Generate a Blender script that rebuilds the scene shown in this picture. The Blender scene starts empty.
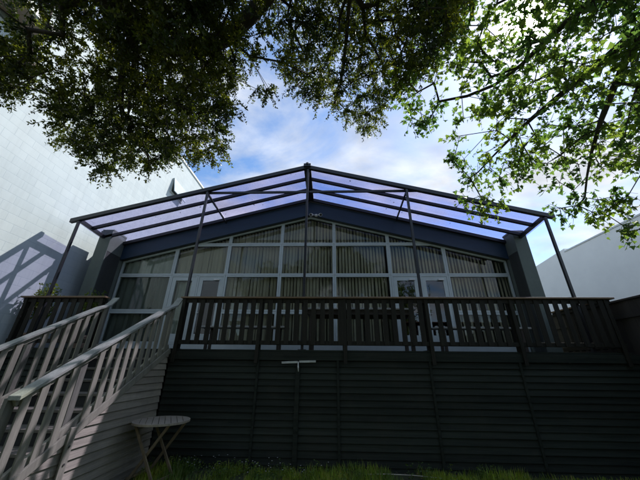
import bpy, bmesh, math, random
from mathutils import Vector, Matrix
R = math.radians
scene = bpy.context.scene
col = scene.collection
# ------------------------------------------------------------------ camera
PITCH, YAW, ROLL, FPX = .42396, .03922, .01105, 280.6
fwd = Vector((-math.sin(YAW)*math.cos(PITCH), math.cos(YAW)*math.cos(PITCH), math.sin(PITCH)))
rgt = Vector((math.cos(YAW), math.sin(YAW), 0)); upv = rgt.cross(fwd)
r2 = rgt*math.cos(ROLL) + upv*math.sin(ROLL); u2 = -rgt*math.sin(ROLL) + upv*math.cos(ROLL)
cd = bpy.data.cameras.new('camera'); cam = bpy.data.objects.new('camera', cd); col.objects.link(cam)
cam.matrix_world = Matrix(((r2.x,u2.x,-fwd.x,0),(r2.y,u2.y,-fwd.y,0),(r2.z,u2.z,-fwd.z,1.65),(0,0,0,1)))
cd.sensor_width = 36; cd.lens = 36*FPX/640; cd.clip_start = .02; cd.clip_end = 3000
scene.camera = cam
# ------------------------------------------------------------------ light
SUN = Vector((.618, .540, 1.0)).normalized()
EL = math.asin(SUN.z); AZ = math.atan2(SUN.x, SUN.y)
sl = bpy.data.lights.new('sun', 'SUN'); sl.energy = 4.2; sl.angle = R(.53); sl.color = (1, .955, .88)
so = bpy.data.objects.new('sun', sl); col.objects.link(so); so.rotation_euler = SUN.to_track_quat('Z', 'Y').to_euler()
so.location = (20, 20, 30)
w = bpy.data.worlds.new('World'); scene.world = w; w.use_nodes = True
nt = w.node_tree; nt.nodes.clear(); N = nt.nodes.new; L = nt.links.new
out = N('ShaderNodeOutputWorld')
sky = N('ShaderNodeTexSky'); sky.sky_type = 'NISHITA'; sky.sun_disc = False
sky.sun_elevation = EL; sky.sun_rotation = AZ; sky.air_density = 1.0; sky.dust_density = .35; sky.ozone_density = 2.5
bg = N('ShaderNodeBackground'); bg.inputs[1].default_value = .15
hsv = N('ShaderNodeHueSaturation'); hsv.inputs['Saturation'].default_value = 1.1; L(sky.outputs[0], hsv.inputs['Color']); L(hsv.outputs[0], bg.inputs[0])
tc = N('ShaderNodeTexCoord')
# clouds live on a flat layer high above: direction / (z+.12)
sx = N('ShaderNodeSeparateXYZ'); L(tc.outputs['Generated'], sx.inputs[0])
zc = N('ShaderNodeMath'); zc.operation = 'MAXIMUM'; L(sx.outputs[2], zc.inputs[0]); zc.inputs[1].default_value = .02
za = N('ShaderNodeMath'); za.operation = 'ADD'; L(zc.outputs[0], za.inputs[0]); za.inputs[1].default_value = .25
dv = N('ShaderNodeVectorMath'); dv.operation = 'DIVIDE'; L(tc.outputs['Generated'], dv.inputs[0])
cx = N('ShaderNodeCombineXYZ'); [L(za.outputs[0], cx.inputs[i]) for i in range(3)]; L(cx.outputs[0], dv.inputs[1])
mp = N('ShaderNodeMapping'); L(dv.outputs[0], mp.inputs[0]); mp.inputs['Scale'].default_value = (1.0, 1.5, .3); mp.inputs['Rotation'].default_value = (0, 0, .5); mp.inputs['Location'].default_value = (2.3, 1.1, 0)
n1 = N('ShaderNodeTexNoise'); n1.inputs['Scale'].default_value = 2.1; n1.inputs['Detail'].default_value = 9; n1.inputs['Roughness'].default_value = .56; n1.inputs['Distortion'].default_value = .35
L(mp.outputs[0], n1.inputs['Vector'])
cr = N('ShaderNodeValToRGB'); cr.color_ramp.elements[0].position = .38; cr.color_ramp.elements[1].position = .64; L(n1.outputs[0], cr.inputs[0])
n2 = N('ShaderNodeTexNoise'); n2.inputs['Scale'].default_value = 5.5; n2.inputs['Detail'].default_value = 6; L(mp.outputs[0], n2.inputs['Vector'])
c2 = N('ShaderNodeMapRange'); L(n2.outputs[0], c2.inputs[0]); c2.inputs[1].default_value = .3; c2.inputs[2].default_value = .7; c2.inputs[3].default_value = .46; c2.inputs[4].default_value = .76
# thin cloud is brighter round the sun
dt = N('ShaderNodeVectorMath'); dt.operation = 'DOT_PRODUCT'
nr = N('ShaderNodeVectorMath'); nr.operation = 'NORMALIZE'; L(tc.outputs['Generated'], nr.inputs[0]); L(nr.outputs[0], dt.inputs[0]); dt.inputs[1].default_value = SUN
def glow(p, k):
    m = N('ShaderNodeMath'); m.operation = 'MAXIMUM'; L(dt.outputs['Value'], m.inputs[0]); m.inputs[1].default_value = 0
    q = N('ShaderNodeMath'); q.operation = 'POWER'; L(m.outputs[0], q.inputs[0]); q.inputs[1].default_value = p
    s = N('ShaderNodeMath'); s.operation = 'MULTIPLY'; L(q.outputs[0], s.inputs[0]); s.inputs[1].default_value = k
    return s
g1, g2, g3 = glow(24, .05), glow(900, 1.2), glow(3200, 90)
ga = N('ShaderNodeMath'); L(g1.outputs[0], ga.inputs[0]); L(g2.outputs[0], ga.inputs[1])
gb = N('ShaderNodeMath'); L(ga.outputs[0], gb.inputs[0]); L(g3.outputs[0], gb.inputs[1])
bc = N('ShaderNodeBackground'); bc.inputs[0].default_value = (.93, .96, 1, 1); L(c2.outputs[0], bc.inputs[1])
mx = N('ShaderNodeMixShader'); fm = N('ShaderNodeMath'); fm.operation = 'MULTIPLY'; L(cr.outputs[0], fm.inputs[0]); fm.inputs[1].default_value = .93
L(fm.outputs[0], mx.inputs[0]); L(bg.outputs[0], mx.inputs[1]); L(bc.outputs[0], mx.inputs[2])
bs = N('ShaderNodeBackground'); bs.inputs[0].default_value = (1, .97, .92, 1); L(gb.outputs[0], bs.inputs[1])
ad = N('ShaderNodeAddShader'); L(mx.outputs[0], ad.inputs[0]); L(bs.outputs[0], ad.inputs[1]); L(ad.outputs[0], out.inputs[0])
vs = scene.view_settings; vs.view_transform = 'Standard'; vs.look = 'None'; vs.exposure = 0.6; vs.gamma = 1; vs.use_curve_mapping = False
scene.cycles.max_bounces = 10; scene.cycles.transparent_max_bounces = 24

# ------------------------------------------------------------------ helpers
def tag(o, label=None, cat=None, group=None, kind=None):
    if label: o['label'] = label
    if cat: o['category'] = cat
    if group: o['group'] = group
    if kind: o['kind'] = kind
    return o
def thing(name, loc, label, cat, group=None):
    o = bpy.data.objects.new(name, None); col.objects.link(o); o.location = loc; o.empty_display_size = .2
    return tag(o, label, cat, group)
def wloc(o):
    v = Vector((0,0,0))
    while o: v += Vector(o.location); o = o.parent
    return v
class MB:
    def __init__(s): s.v = []; s.f = []; s.m = []
    def add(s, vs, fs, m=0):
        b = len(s.v); s.v += [Vector(p) for p in vs]; s.f += [tuple(b+i for i in f) for f in fs]; s.m += [m]*len(fs); return s
    def box(s, x0, x1, y0, y1, z0, z1, M=None, m=0):
        p = [Vector(q) for q in ((x0,y0,z0),(x1,y0,z0),(x1,y1,z0),(x0,y1,z0),(x0,y0,z1),(x1,y0,z1),(x1,y1,z1),(x0,y1,z1))]
        if M: p = [M @ q for q in p]
        return s.add(p, [(0,3,2,1),(4,5,6,7),(0,1,5,4),(1,2,6,5),(2,3,7,6),(3,0,4,7)], m)
    def bar(s, a, b, wd, h, up=(0,0,1), m=0):
        a, b = Vector(a), Vector(b); d = (b-a).normalized(); u = Vector(up)
        if abs(d.dot(u)) > .99: u = Vector((0,1,0))
        x = d.cross(u).normalized(); z = x.cross(d)
        p = []
        for c in (a, b):
            for i, j in ((-1,-1),(1,-1),(1,1),(-1,1)): p.append(c + x*i*wd/2 + z*j*h/2)
        return s.add(p, [(0,1,2,3),(7,6,5,4),(0,4,5,1),(1,5,6,2),(2,6,7,3),(3,7,4,0)], m)
    def tube(s, pts, rad, seg=8, cap=True, m=0):
        pts = [Vector(p) for p in pts]; n = len(pts); rad = rad if hasattr(rad, '__len__') else [rad]*n
        vs = []; fs = []; px = None
        for i, p in enumerate(pts):
            d = (pts[min(i+1, n-1)] - pts[max(i-1, 0)]).normalized()
            if px is None:
                px = d.orthogonal().normalized()
            px = (px - d*px.dot(d)).normalized(); py = d.cross(px)
            for k in range(seg):
                a = 2*math.pi*k/seg; vs.append(p + (px*math.cos(a) + py*math.sin(a))*rad[i])
        for i in range(n-1):
            for k in range(seg):
                k2 = (k+1) % seg; fs.append((i*seg+k, i*seg+k2, (i+1)*seg+k2, (i+1)*seg+k))
        if cap: fs.append(tuple(range(seg))[::-1]); fs.append(tuple((n-1)*seg+k for k in range(seg)))
        return s.add(vs, fs, m)
    def prism(s, poly, a, b, ax='y', m=0):
        # poly: 2D points in the plane normal to ax
        def P(u, v, t): return {'x': (t,u,v), 'y': (u,t,v), 'z': (u,v,t)}[ax]
        n = len(poly); vs = [P(u, v, a) for u, v in poly] + [P(u, v, b) for u, v in poly]
        fs = [tuple(range(n)), tuple(range(n, 2*n))[::-1]] + [(i, i+n, (i+1) % n + n, (i+1) % n) for i in range(n)]
        return s.add(vs, fs, m)
    def ring(s, outer, inner, a, b, ax='y', m=0):
        def P(u, v, t): return {'x': (t,u,v), 'y': (u,t,v), 'z': (u,v,t)}[ax]
        n = len(outer)
        vs = [P(*p, a) for p in outer] + [P(*p, a) for p in inner] + [P(*p, b) for p in outer] + [P(*p, b) for p in inner]
        fs = []
        for i in range(n):
            j = (i+1) % n
            fs += [(i, j, n+j, n+i), (2*n+i, 3*n+i, 3*n+j, 2*n+j), (i, 2*n+i, 2*n+j, j), (n+i, n+j, 3*n+j, 3*n+i)]
        return s.add(vs, fs, m)
    def lathe(s, c, prof, seg=24, m=0):
        c = Vector(c); vs = []; fs = []; n = len(prof)
        for r, z in prof:
            for k in range(seg):
                a = 2*math.pi*k/seg; vs.append(c + Vector((r*math.cos(a), r*math.sin(a), z)))
        for i in range(n-1):
            for k in range(seg):
                k2 = (k+1) % seg; fs.append((i*seg+k, i*seg+k2, (i+1)*seg+k2, (i+1)*seg+k))
        fs.append(tuple(range(seg))[::-1]); fs.append(tuple((n-1)*seg+k for k in range(seg)))
        return s.add(vs, fs, m)
    def build(s, name, mats, parent=None, bevel=0, smooth=False, recalc=True, label=None):
        me = bpy.data.meshes.new(name); o0 = wloc(parent)
        me.from_pydata([tuple(p - o0) for p in s.v], [], s.f)
        if not isinstance(mats, (list, tuple)): mats = [mats]
        for mt in mats: me.materials.append(mt)
        me.polygons.foreach_set('material_index', s.m)
        if recalc:
            bm = bmesh.new(); bm.from_mesh(me); bmesh.ops.recalc_face_normals(bm, faces=bm.faces); bm.to_mesh(me); bm.free()
        if smooth: me.polygons.foreach_set('use_smooth', [True]*len(me.polygons))
        me.update()
        o = bpy.data.objects.new(name, me); col.objects.link(o); o.parent = parent
        if bevel:
            md = o.modifiers.new('bevel', 'BEVEL'); md.width = bevel; md.segments = 2; md.limit_method = 'ANGLE'; md.angle_limit = R(40)
        if label: o['label'] = label
        return o
def mesh_obj(name, vs, fs, m, parent):
    me = bpy.data.meshes.new(name); o0 = wloc(parent); me.from_pydata([tuple(v-o0) for v in vs], [], fs); me.materials.append(m); me.update()
    o = bpy.data.objects.new(name, me); col.objects.link(o); o.parent = parent; return o
def dup_part(o, parent, loc):
    c = o.copy(); col.objects.link(c); c.parent = parent; c.location = loc; return c

def mat(name, base, rough=.6, var=.25, scale=3, stretch=(1,1,1), bump=.15, bscale=None, tint=None, metal=0, spec=.5, isl=0, dirt=0, dirtcol=(.03,.035,.03)):
    m = bpy.data.materials.new(name); m.use_nodes = True; t = m.node_tree; nn = t.nodes.new; ll = t.links.new
    p = t.nodes['Principled BSDF']; p.inputs['Roughness'].default_value = rough; p.inputs['Metallic'].default_value = metal
    p.inputs['Specular IOR Level'].default_value = spec
    g = nn('ShaderNodeNewGeometry'); mpn = nn('ShaderNodeMapping'); mpn.inputs['Scale'].default_value = stretch; ll(g.outputs['Position'], mpn.inputs[0])
    n = nn('ShaderNodeTexNoise'); n.inputs['Scale'].default_value = scale; n.inputs['Detail'].default_value = 7; n.inputs['Roughness'].default_value = .62; ll(mpn.outputs[0], n.inputs['Vector'])
    r = nn('ShaderNodeValToRGB'); e = r.color_ramp.elements; e[0].position = .28; e[1].position = .74
    b = Vector(base); t2 = Vector(tint) if tint else b*(1+var)
    e[0].color = (*(b*(1-var)), 1); e[1].color = (*t2, 1); ll(n.outputs[0], r.inputs[0])
    last = r.outputs[0]
    if isl:
        im = nn('ShaderNodeMapRange'); ll(g.outputs['Random Per Island'], im.inputs[0]); im.inputs[3].default_value = 1-isl; im.inputs[4].default_value = 1+isl
        iv = nn('ShaderNodeVectorMath'); iv.operation = 'SCALE'; ll(last, iv.inputs[0]); ll(im.outputs[0], iv.inputs['Scale']); last = iv.outputs[0]
    if dirt:
        n3 = nn('ShaderNodeTexNoise'); n3.inputs['Scale'].default_value = 1.7; n3.inputs['Detail'].default_value = 9; n3.inputs['Roughness'].default_value = .7
        ll(g.outputs['Position'], n3.inputs['Vector'])
        mr = nn('ShaderNodeMapRange'); mr.inputs[1].default_value = .48; mr.inputs[2].default_value = .78; mr.inputs[4].default_value = dirt; ll(n3.outputs[0], mr.inputs[0])
        mm = nn('ShaderNodeMix'); mm.data_type = 'RGBA'; ll(mr.outputs[0], mm.inputs[0]); ll(last, mm.inputs[6]); mm.inputs[7].default_value = (*dirtcol, 1); last = mm.outputs[2]
    ll(last, p.inputs['Base Color'])
    rr = nn('ShaderNodeMapRange'); ll(n.outputs[0], rr.inputs[0]); rr.inputs[3].default_value = max(0, rough-.12); rr.inputs[4].default_value = min(1, rough+.12); ll(rr.outputs[0], p.inputs['Roughness'])
    if bump:
        n2 = nn('ShaderNodeTexNoise'); n2.inputs['Scale'].default_value = bscale or scale*4; n2.inputs['Detail'].default_value = 5; ll(mpn.outputs[0], n2.inputs['Vector'])
        bp = nn('ShaderNodeBump'); bp.inputs['Strength'].default_value = bump; bp.inputs['Distance'].default_value = .01; ll(n2.outputs[0], bp.inputs['Height']); ll(bp.outputs[0], p.inputs['Normal'])
    return m
M = {}
M['deck_dark'] = mat('dark_stained_boards', (.023,.028,.022), .75, .4, 2.2, (.35,8,8), .45, 6, spec=.12, isl=.28, dirt=.55, dirtcol=(.040,.040,.031))
M['picket_dark'] = mat('dark_stained_pickets', (.024,.0225,.0165), .7, .4, 3, (6,6,.6), .3, spec=.15, isl=.25)
M['cap_wood'] = mat('brown_rail_cap', (.14,.09,.045), .6, .35, 3, (.5,8,8), .3)
M['stair_board'] = mat('weathered_stair_cladding', (.27,.248,.195), .85, .25, 3, (8,.4,8), .4, spec=.2, isl=.15, dirt=.5, dirtcol=(.12,.12,.10))
M['stair_picket'] = mat('weathered_stair_pickets', (.185,.180,.135), .85, .3, 3, (6,6,.7), .35, dirt=.5, dirtcol=(.10,.11,.085))
M['stair_post'] = mat('stair_posts', (.10,.10,.08), .68, .3, 3, (6,6,.7), .35, dirt=.5, dirtcol=(.2,.19,.15))
M['handrail'] = mat('pale_grey_handrail', (.23,.245,.21), .8, .25, 4, (6,.6,6), .35, spec=.25, dirt=.3, dirtcol=(.15,.14,.11))
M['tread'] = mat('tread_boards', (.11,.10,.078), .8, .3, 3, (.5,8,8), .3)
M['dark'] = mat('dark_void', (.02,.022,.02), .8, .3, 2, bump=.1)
M['steel'] = mat('painted_canopy_steel', (.014,.015,.019), .38, .3, 3, bump=.05)
M['navy'] = mat('navy_fascia_paint', (.013,.034,.066), .5, .2, 2, (.5,4,4), .1)
M['soffit'] = mat('house_soffit', (.05,.06,.055), .6, .2, 2)
M['frame'] = mat('white_window_frames', (.42,.475,.46), .4, .1, 3, bump=.04, dirt=.2, dirtcol=(.26,.28,.26))
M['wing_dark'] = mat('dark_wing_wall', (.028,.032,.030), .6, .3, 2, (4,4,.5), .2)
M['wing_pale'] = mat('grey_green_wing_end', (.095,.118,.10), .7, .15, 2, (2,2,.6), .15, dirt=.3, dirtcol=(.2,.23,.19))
M['concrete_roof'] = mat('roof_sheet', (.12,.12,.12), .6, .2, 2)
M['plaster'] = mat('pale_render', (.92,.92,.87), .7, .04, 1.2, bump=.08, dirt=.15, dirtcol=(.5,.53,.52))
M['inside'] = mat('interior_wall', (.10,.10,.09), .7, .2, 1)
M['blind'] = mat('beige_vertical_blinds', (.50,.455,.34), .7, .12, 2.5, (9,1,.4), .1)
M['curtain'] = mat('pale_curtain', (.34,.37,.33), .8, .15, 2.5, (3,1,.4), .1)
M['fence'] = mat('dark_fence_boards', (.030,.026,.022), .65, .4, 2, (8,3,.5), .3)
M['galv'] = mat('galvanised_metal', (.5,.52,.5), .4, .2, 9, bump=.05, metal=.6)
M['bolt'] = mat('bolt_steel', (.10,.10,.09), .5, .2, 9, metal=.7)
M['table'] = mat('silvered_tabletop', (.30,.265,.20), .7, .3, 3, (2,12,2), .4, dirt=.5, dirtcol=(.14,.13,.10))
M['sheer'] = mat('dim_sheer', (.13,.15,.135), .8, .3, 2.5, (3,1,.4), .1)
M['table_leg'] = mat('teak_table_legs', (.19,.15,.09), .62, .3, 5, (3,3,1), .3)
M['bark'] = mat('bark', (.055,.045,.036), .85, .45, 9, (1,1,.5), .7)
M['plastic_white'] = mat('white_lamp_housing', (.6,.6,.56), .4, .08, 3, bump=0)
M['eave'] = mat('brown_eave_lining', (.20,.15,.10), .6, .2, 3, (8,.5,1), .2)
M['furn'] = mat('dark_patio_timber', (.06,.05,.04), .55, .3, 4, (.5,6,6), .2)
M['furn_top'] = mat('pale_patio_top', (.45,.45,.42), .5, .2, 4, (.5,6,6), .2)
M['pot'] = mat('clay_pot', (.30,.22,.16), .7, .15, 6)
M['soil'] = mat('lawn_soil', (.05,.045,.028), .9, .4, 5, bump=.8, tint=(.045,.07,.018))
M['straw'] = mat('pale_dry_stick', (.5,.45,.35), .7, .2, 9)

def glass(name, tint, refl=.9, rough=.02, boost=1.0):
    m = bpy.data.materials.new(name); m.use_nodes = True; t = m.node_tree; t.nodes.clear(); nn = t.nodes.new; ll = t.links.new
    o = nn('ShaderNodeOutputMaterial'); mxx = nn('ShaderNodeMixShader'); tr = nn('ShaderNodeBsdfTransparent'); tr.inputs[0].default_value = (*tint, 1)
    gl = nn('ShaderNodeBsdfGlossy'); gl.inputs['Roughness'].default_value = rough; gl.inputs[0].default_value = (refl, refl, refl, 1)
    fr = nn('ShaderNodeFresnel'); fr.inputs[0].default_value = 1.5; ml = nn('ShaderNodeMath'); ml.operation = 'MULTIPLY'; ml.inputs[1].default_value = boost; ml.use_clamp = True
    ll(fr.outputs[0], ml.inputs[0]); ll(ml.outputs[0], mxx.inputs[0]); ll(tr.outputs[0], mxx.inputs[1]); ll(gl.outputs[0], mxx.inputs[2]); ll(mxx.outputs[0], o.inputs[0])
    gm = nn('ShaderNodeNewGeometry'); nz = nn('ShaderNodeTexNoise'); nz.inputs['Scale'].default_value = 1.3; nz.inputs['Detail'].default_value = 2; ll(gm.outputs['Position'], nz.inputs['Vector'])
    bp = nn('ShaderNodeBump'); bp.inputs['Strength'].default_value = .04; bp.inputs['Distance'].default_value = .01; ll(nz.outputs[0], bp.inputs['Height']); ll(bp.outputs[0], gl.inputs['Normal'])
    return m
M['glass'] = glass('window_glass', (.90,.92,.89), .9, .01, .5)
M['door_glass'] = glass('dark_door_glass', (.25,.30,.38), .9, .01, 1.6)
M['poly'] = glass('violet_polycarbonate', (.872,.848,.995), .9, .03, .35)

def leafmat(name, cols, trans=.45, tcol=None, clump=1.5):
    m = bpy.data.materials.new(name); m.use_nodes = True; t = m.node_tree; t.nodes.clear(); nn = t.nodes.new; ll = t.links.new
    o = nn('ShaderNodeOutputMaterial'); g = nn('ShaderNodeNewGeometry'); r = nn('ShaderNodeValToRGB'); e = r.color_ramp.elements
    e[0].color = (*cols[0], 1); e[1].color = (*cols[-1], 1)
    for i in range(1, len(cols)-1): q = e.new(i/(len(cols)-1)); q.color = (*cols[i], 1)
    ll(g.outputs['Random Per Island'], r.inputs[0])
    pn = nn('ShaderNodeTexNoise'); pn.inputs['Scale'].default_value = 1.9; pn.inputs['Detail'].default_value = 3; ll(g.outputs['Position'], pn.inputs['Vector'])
    # painted light: noise tints some sprays sunlit yellow-olive, others deep shaded green
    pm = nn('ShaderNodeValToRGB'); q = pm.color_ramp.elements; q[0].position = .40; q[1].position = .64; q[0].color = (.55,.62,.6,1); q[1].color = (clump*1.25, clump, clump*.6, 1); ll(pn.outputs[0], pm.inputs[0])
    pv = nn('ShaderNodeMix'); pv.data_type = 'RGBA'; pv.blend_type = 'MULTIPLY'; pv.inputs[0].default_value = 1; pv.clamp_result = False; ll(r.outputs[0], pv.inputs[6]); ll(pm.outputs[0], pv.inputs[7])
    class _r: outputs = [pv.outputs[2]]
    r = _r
    d = nn('ShaderNodeBsdfPrincipled'); d.inputs['Roughness'].default_value = .45; d.inputs['Specular IOR Level'].default_value = .35; ll(r.outputs[0], d.inputs['Base Color'])
    tr = nn('ShaderNodeBsdfTranslucent'); gm = nn('ShaderNodeMix'); gm.data_type = 'RGBA'; gm.blend_type = 'MULTIPLY'; gm.inputs[0].default_value = 1; ll(r.outputs[0], gm.inputs[6]); gm.inputs[7].default_value = (*(tcol or (1.9, 1.7, .7)), 1)
    ll(gm.outputs[2], tr.inputs[0]); mxx = nn('ShaderNodeMixShader'); mxx.inputs[0].default_value = trans; ll(d.outputs[0], mxx.inputs[1]); ll(tr.outputs[0], mxx.inputs[2]); ll(mxx.outputs[0], o.inputs[0])
    return m
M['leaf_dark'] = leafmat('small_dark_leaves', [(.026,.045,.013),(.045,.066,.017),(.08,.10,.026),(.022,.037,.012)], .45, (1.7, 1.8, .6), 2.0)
M['leaf_maple'] = leafmat('maple_leaves', [(.11,.18,.06),(.15,.215,.08),(.08,.135,.045),(.17,.225,.09)], .62, (1.45, 1.75, .9), 1.1)
M['grass'] = leafmat('grass_blades', [(.16,.30,.04),(.22,.34,.06),(.12,.23,.03),(.30,.29,.11)], .35)
M['shrub'] = leafmat('shrub_leaves', [(.07,.13,.03),(.11,.18,.05),(.05,.10,.02)], .35)

# block wall: painted concrete blocks with faint joints
def blockmat():
    m = mat('white_painted_blocks', (.44,.50,.52), .7, .05, .8, bump=0, dirt=.35, dirtcol=(.34,.40,.435)); t = m.node_tree; nn = t.nodes.new; ll = t.links.new
    p = t.nodes['Principled BSDF']; g = nn('ShaderNodeNewGeometry'); s = nn('ShaderNodeSeparateXYZ'); ll(g.outputs['Position'], s.inputs[0])
    c = nn('ShaderNodeCombineXYZ'); ll(s.outputs[1], c.inputs[0]); ll(s.outputs[2], c.inputs[1])
    b = nn('ShaderNodeTexBrick'); b.inputs['Scale'].default_value = 1; b.inputs['Brick Width'].default_value = .4; b.inputs['Row Height'].default_value = .2
    b.inputs['Mortar Size'].default_value = .007; b.inputs['Mortar Smooth'].default_value = .4; b.inputs['Color1'].default_value = (1,1,1,1); b.inputs['Color2'].default_value = (.90,.915,.93,1); b.inputs['Mortar'].default_value = (.80,.83,.87,1)
    ll(c.outputs[0], b.inputs['Vector']); src = p.inputs['Base Color'].links[0].from_socket
    mm = nn('ShaderNodeMix'); mm.data_type = 'RGBA'; mm.blend_type = 'MULTIPLY'; mm.inputs[0].default_value = .85; ll(src, mm.inputs[6]); ll(b.outputs[0], mm.inputs[7]); ll(mm.outputs[2], p.inputs['Base Color'])
    # rain streaks run down the wall
    sm = nn('ShaderNodeMapping'); sm.inputs['Scale'].default_value = (1, 2.2, .16); ll(g.outputs['Position'], sm.inputs[0])
    sn = nn('ShaderNodeTexNoise'); sn.inputs['Scale'].default_value = 2.4; sn.inputs['Detail'].default_value = 8; sn.inputs['Roughness'].default_value = .65; ll(sm.outputs[0], sn.inputs['Vector'])
    sr = nn('ShaderNodeMapRange'); sr.inputs[1].default_value = .45; sr.inputs[2].default_value = .75; sr.inputs[3].default_value = 1.0; sr.inputs[4].default_value = .88; ll(sn.outputs[0], sr.inputs[0])
    sv = nn('ShaderNodeVectorMath'); sv.operation = 'SCALE'; ll(mm.outputs[2], sv.inputs[0]); ll(sr.outputs[0], sv.inputs['Scale']); ll(sv.outputs[0], p.inputs['Base Color'])
    bp = nn('ShaderNodeBump'); bp.invert = True; bp.inputs['Strength'].default_value = .35; bp.inputs['Distance'].default_value = .004; ll(b.outputs['Fac'], bp.inputs['Height']); ll(bp.outputs[0], p.inputs['Normal'])
    return m
M['blocks'] = blockmat()

# ------------------------------------------------------------------ ground
g = MB(); n = 60
def gz(x, y): return .035*math.sin(x*1.7+y)*math.cos(y*1.3) if abs(x) < 12 and abs(y) < 12 else 0
xs = [-900,-60] + [-12+i*.6 for i in range(41)] + [60,900]; ys = [-900,-60] + [-12+i*.6 for i in range(41)] + [60,900]
vs_ = [(x, y, gz(x, y)) for y in ys for x in xs]; W_ = len(xs)
g.add(vs_, [(j*W_+i, j*W_+i+1, (j+1)*W_+i+1, (j+1)*W_+i) for j in range(len(ys)-1) for i in range(W_-1)])
tag(g.build('ground', M['soil'], smooth=True, recalc=False), kind='structure')

# ------------------------------------------------------------------ house
F = 7.7; CX = -.6; SL = .262
def gl(x, top=5.92): return top - SL*abs(x-CX)
house = thing('gabled_house', (CX, F, 0), 'low gabled house with glazed front wall and navy fascia behind the raised deck', 'house')
# fascia: V shaped band
def vband(y0, y1, zt, zb, xl, xr, name, m, par, bev=.004):
    b = MB()
    poly = [(xl, gl(xl, zt)), (CX, zt), (xr, gl(xr, zt)), (xr, gl(xr, zb)), (CX, zb), (xl, gl(xl, zb))]
    vs = [(x, y0, z) for x, z in poly] + [(x, y1, z) for x, z in poly]
    b.add(vs, [(0,1,4,5),(1,2,3,4),(6,11,10,7),(7,10,9,8),(0,6,7,1),(1,7,8,2),(2,8,9,3),(3,9,10,4),(4,10,11,5),(5,11,6,0)])
    return b.build(name, m, par)
vband(7.555, 7.60, 6.375, 5.92, -6.62, 5.44, 'fascia', M['navy'], house)
vband(7.60, F+.02, 5.99, 5.93, -6.6, 5.42, 'soffit', M['soffit'], house)
vband(7.545, 16.5, 6.425, 6.38, -6.7, 5.52, 'roof', M['concrete_roof'], house)
for s_, x0, x1 in ((0, -6.5, -6.181), (1, 5.001, 5.32)):
    b = MB(); y0 = 7.0 if s_ == 0 else 7.13
    top = 5.12 if s_ == 0 else 5.08
    b.box(x0, x1, y0, 7.552, 0, top)
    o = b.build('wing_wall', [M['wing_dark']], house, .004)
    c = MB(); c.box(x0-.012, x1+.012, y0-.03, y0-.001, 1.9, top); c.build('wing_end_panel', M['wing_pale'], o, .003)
    k = MB(); k.box(x0-.02 if s_ else x0, x1+.012 if s_==0 else x1+.0, y0, 7.55, top+.001, top+.05); k.build('wing_cap', M['wing_pale'], o)
    # pale upper band on the inner face
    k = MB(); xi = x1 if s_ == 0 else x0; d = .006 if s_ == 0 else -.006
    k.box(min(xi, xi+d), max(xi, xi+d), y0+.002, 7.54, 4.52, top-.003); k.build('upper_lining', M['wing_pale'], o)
b = MB(); b.box(-6.5, -6.2, 7.56, 16.3, 0, 4.95); b.build('side_wall', M['wing_pale'], house)
b = MB(); b.box(5.02, 5.32, 7.56, 16.3, 0, 4.95); b.build('side_wall', M['wing_pale'], house)
b = MB(); b.prism([(-6.19, 0), (5.01, 0), (5.01, 4.9), (CX, 6.35), (-6.19, 4.9)], 12.5, 12.7); b.build('inner_wall', M['inside'], house)
b = MB(); b.box(-6.19, 5.01, F+.1, 12.5, 1.80, 1.93); b.build('inner_floor', M['inside'], house)
vband(F+.07, 12.4, 6.2, 6.1, -6.15, 4.97, 'ceiling', M['inside'], house)
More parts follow.
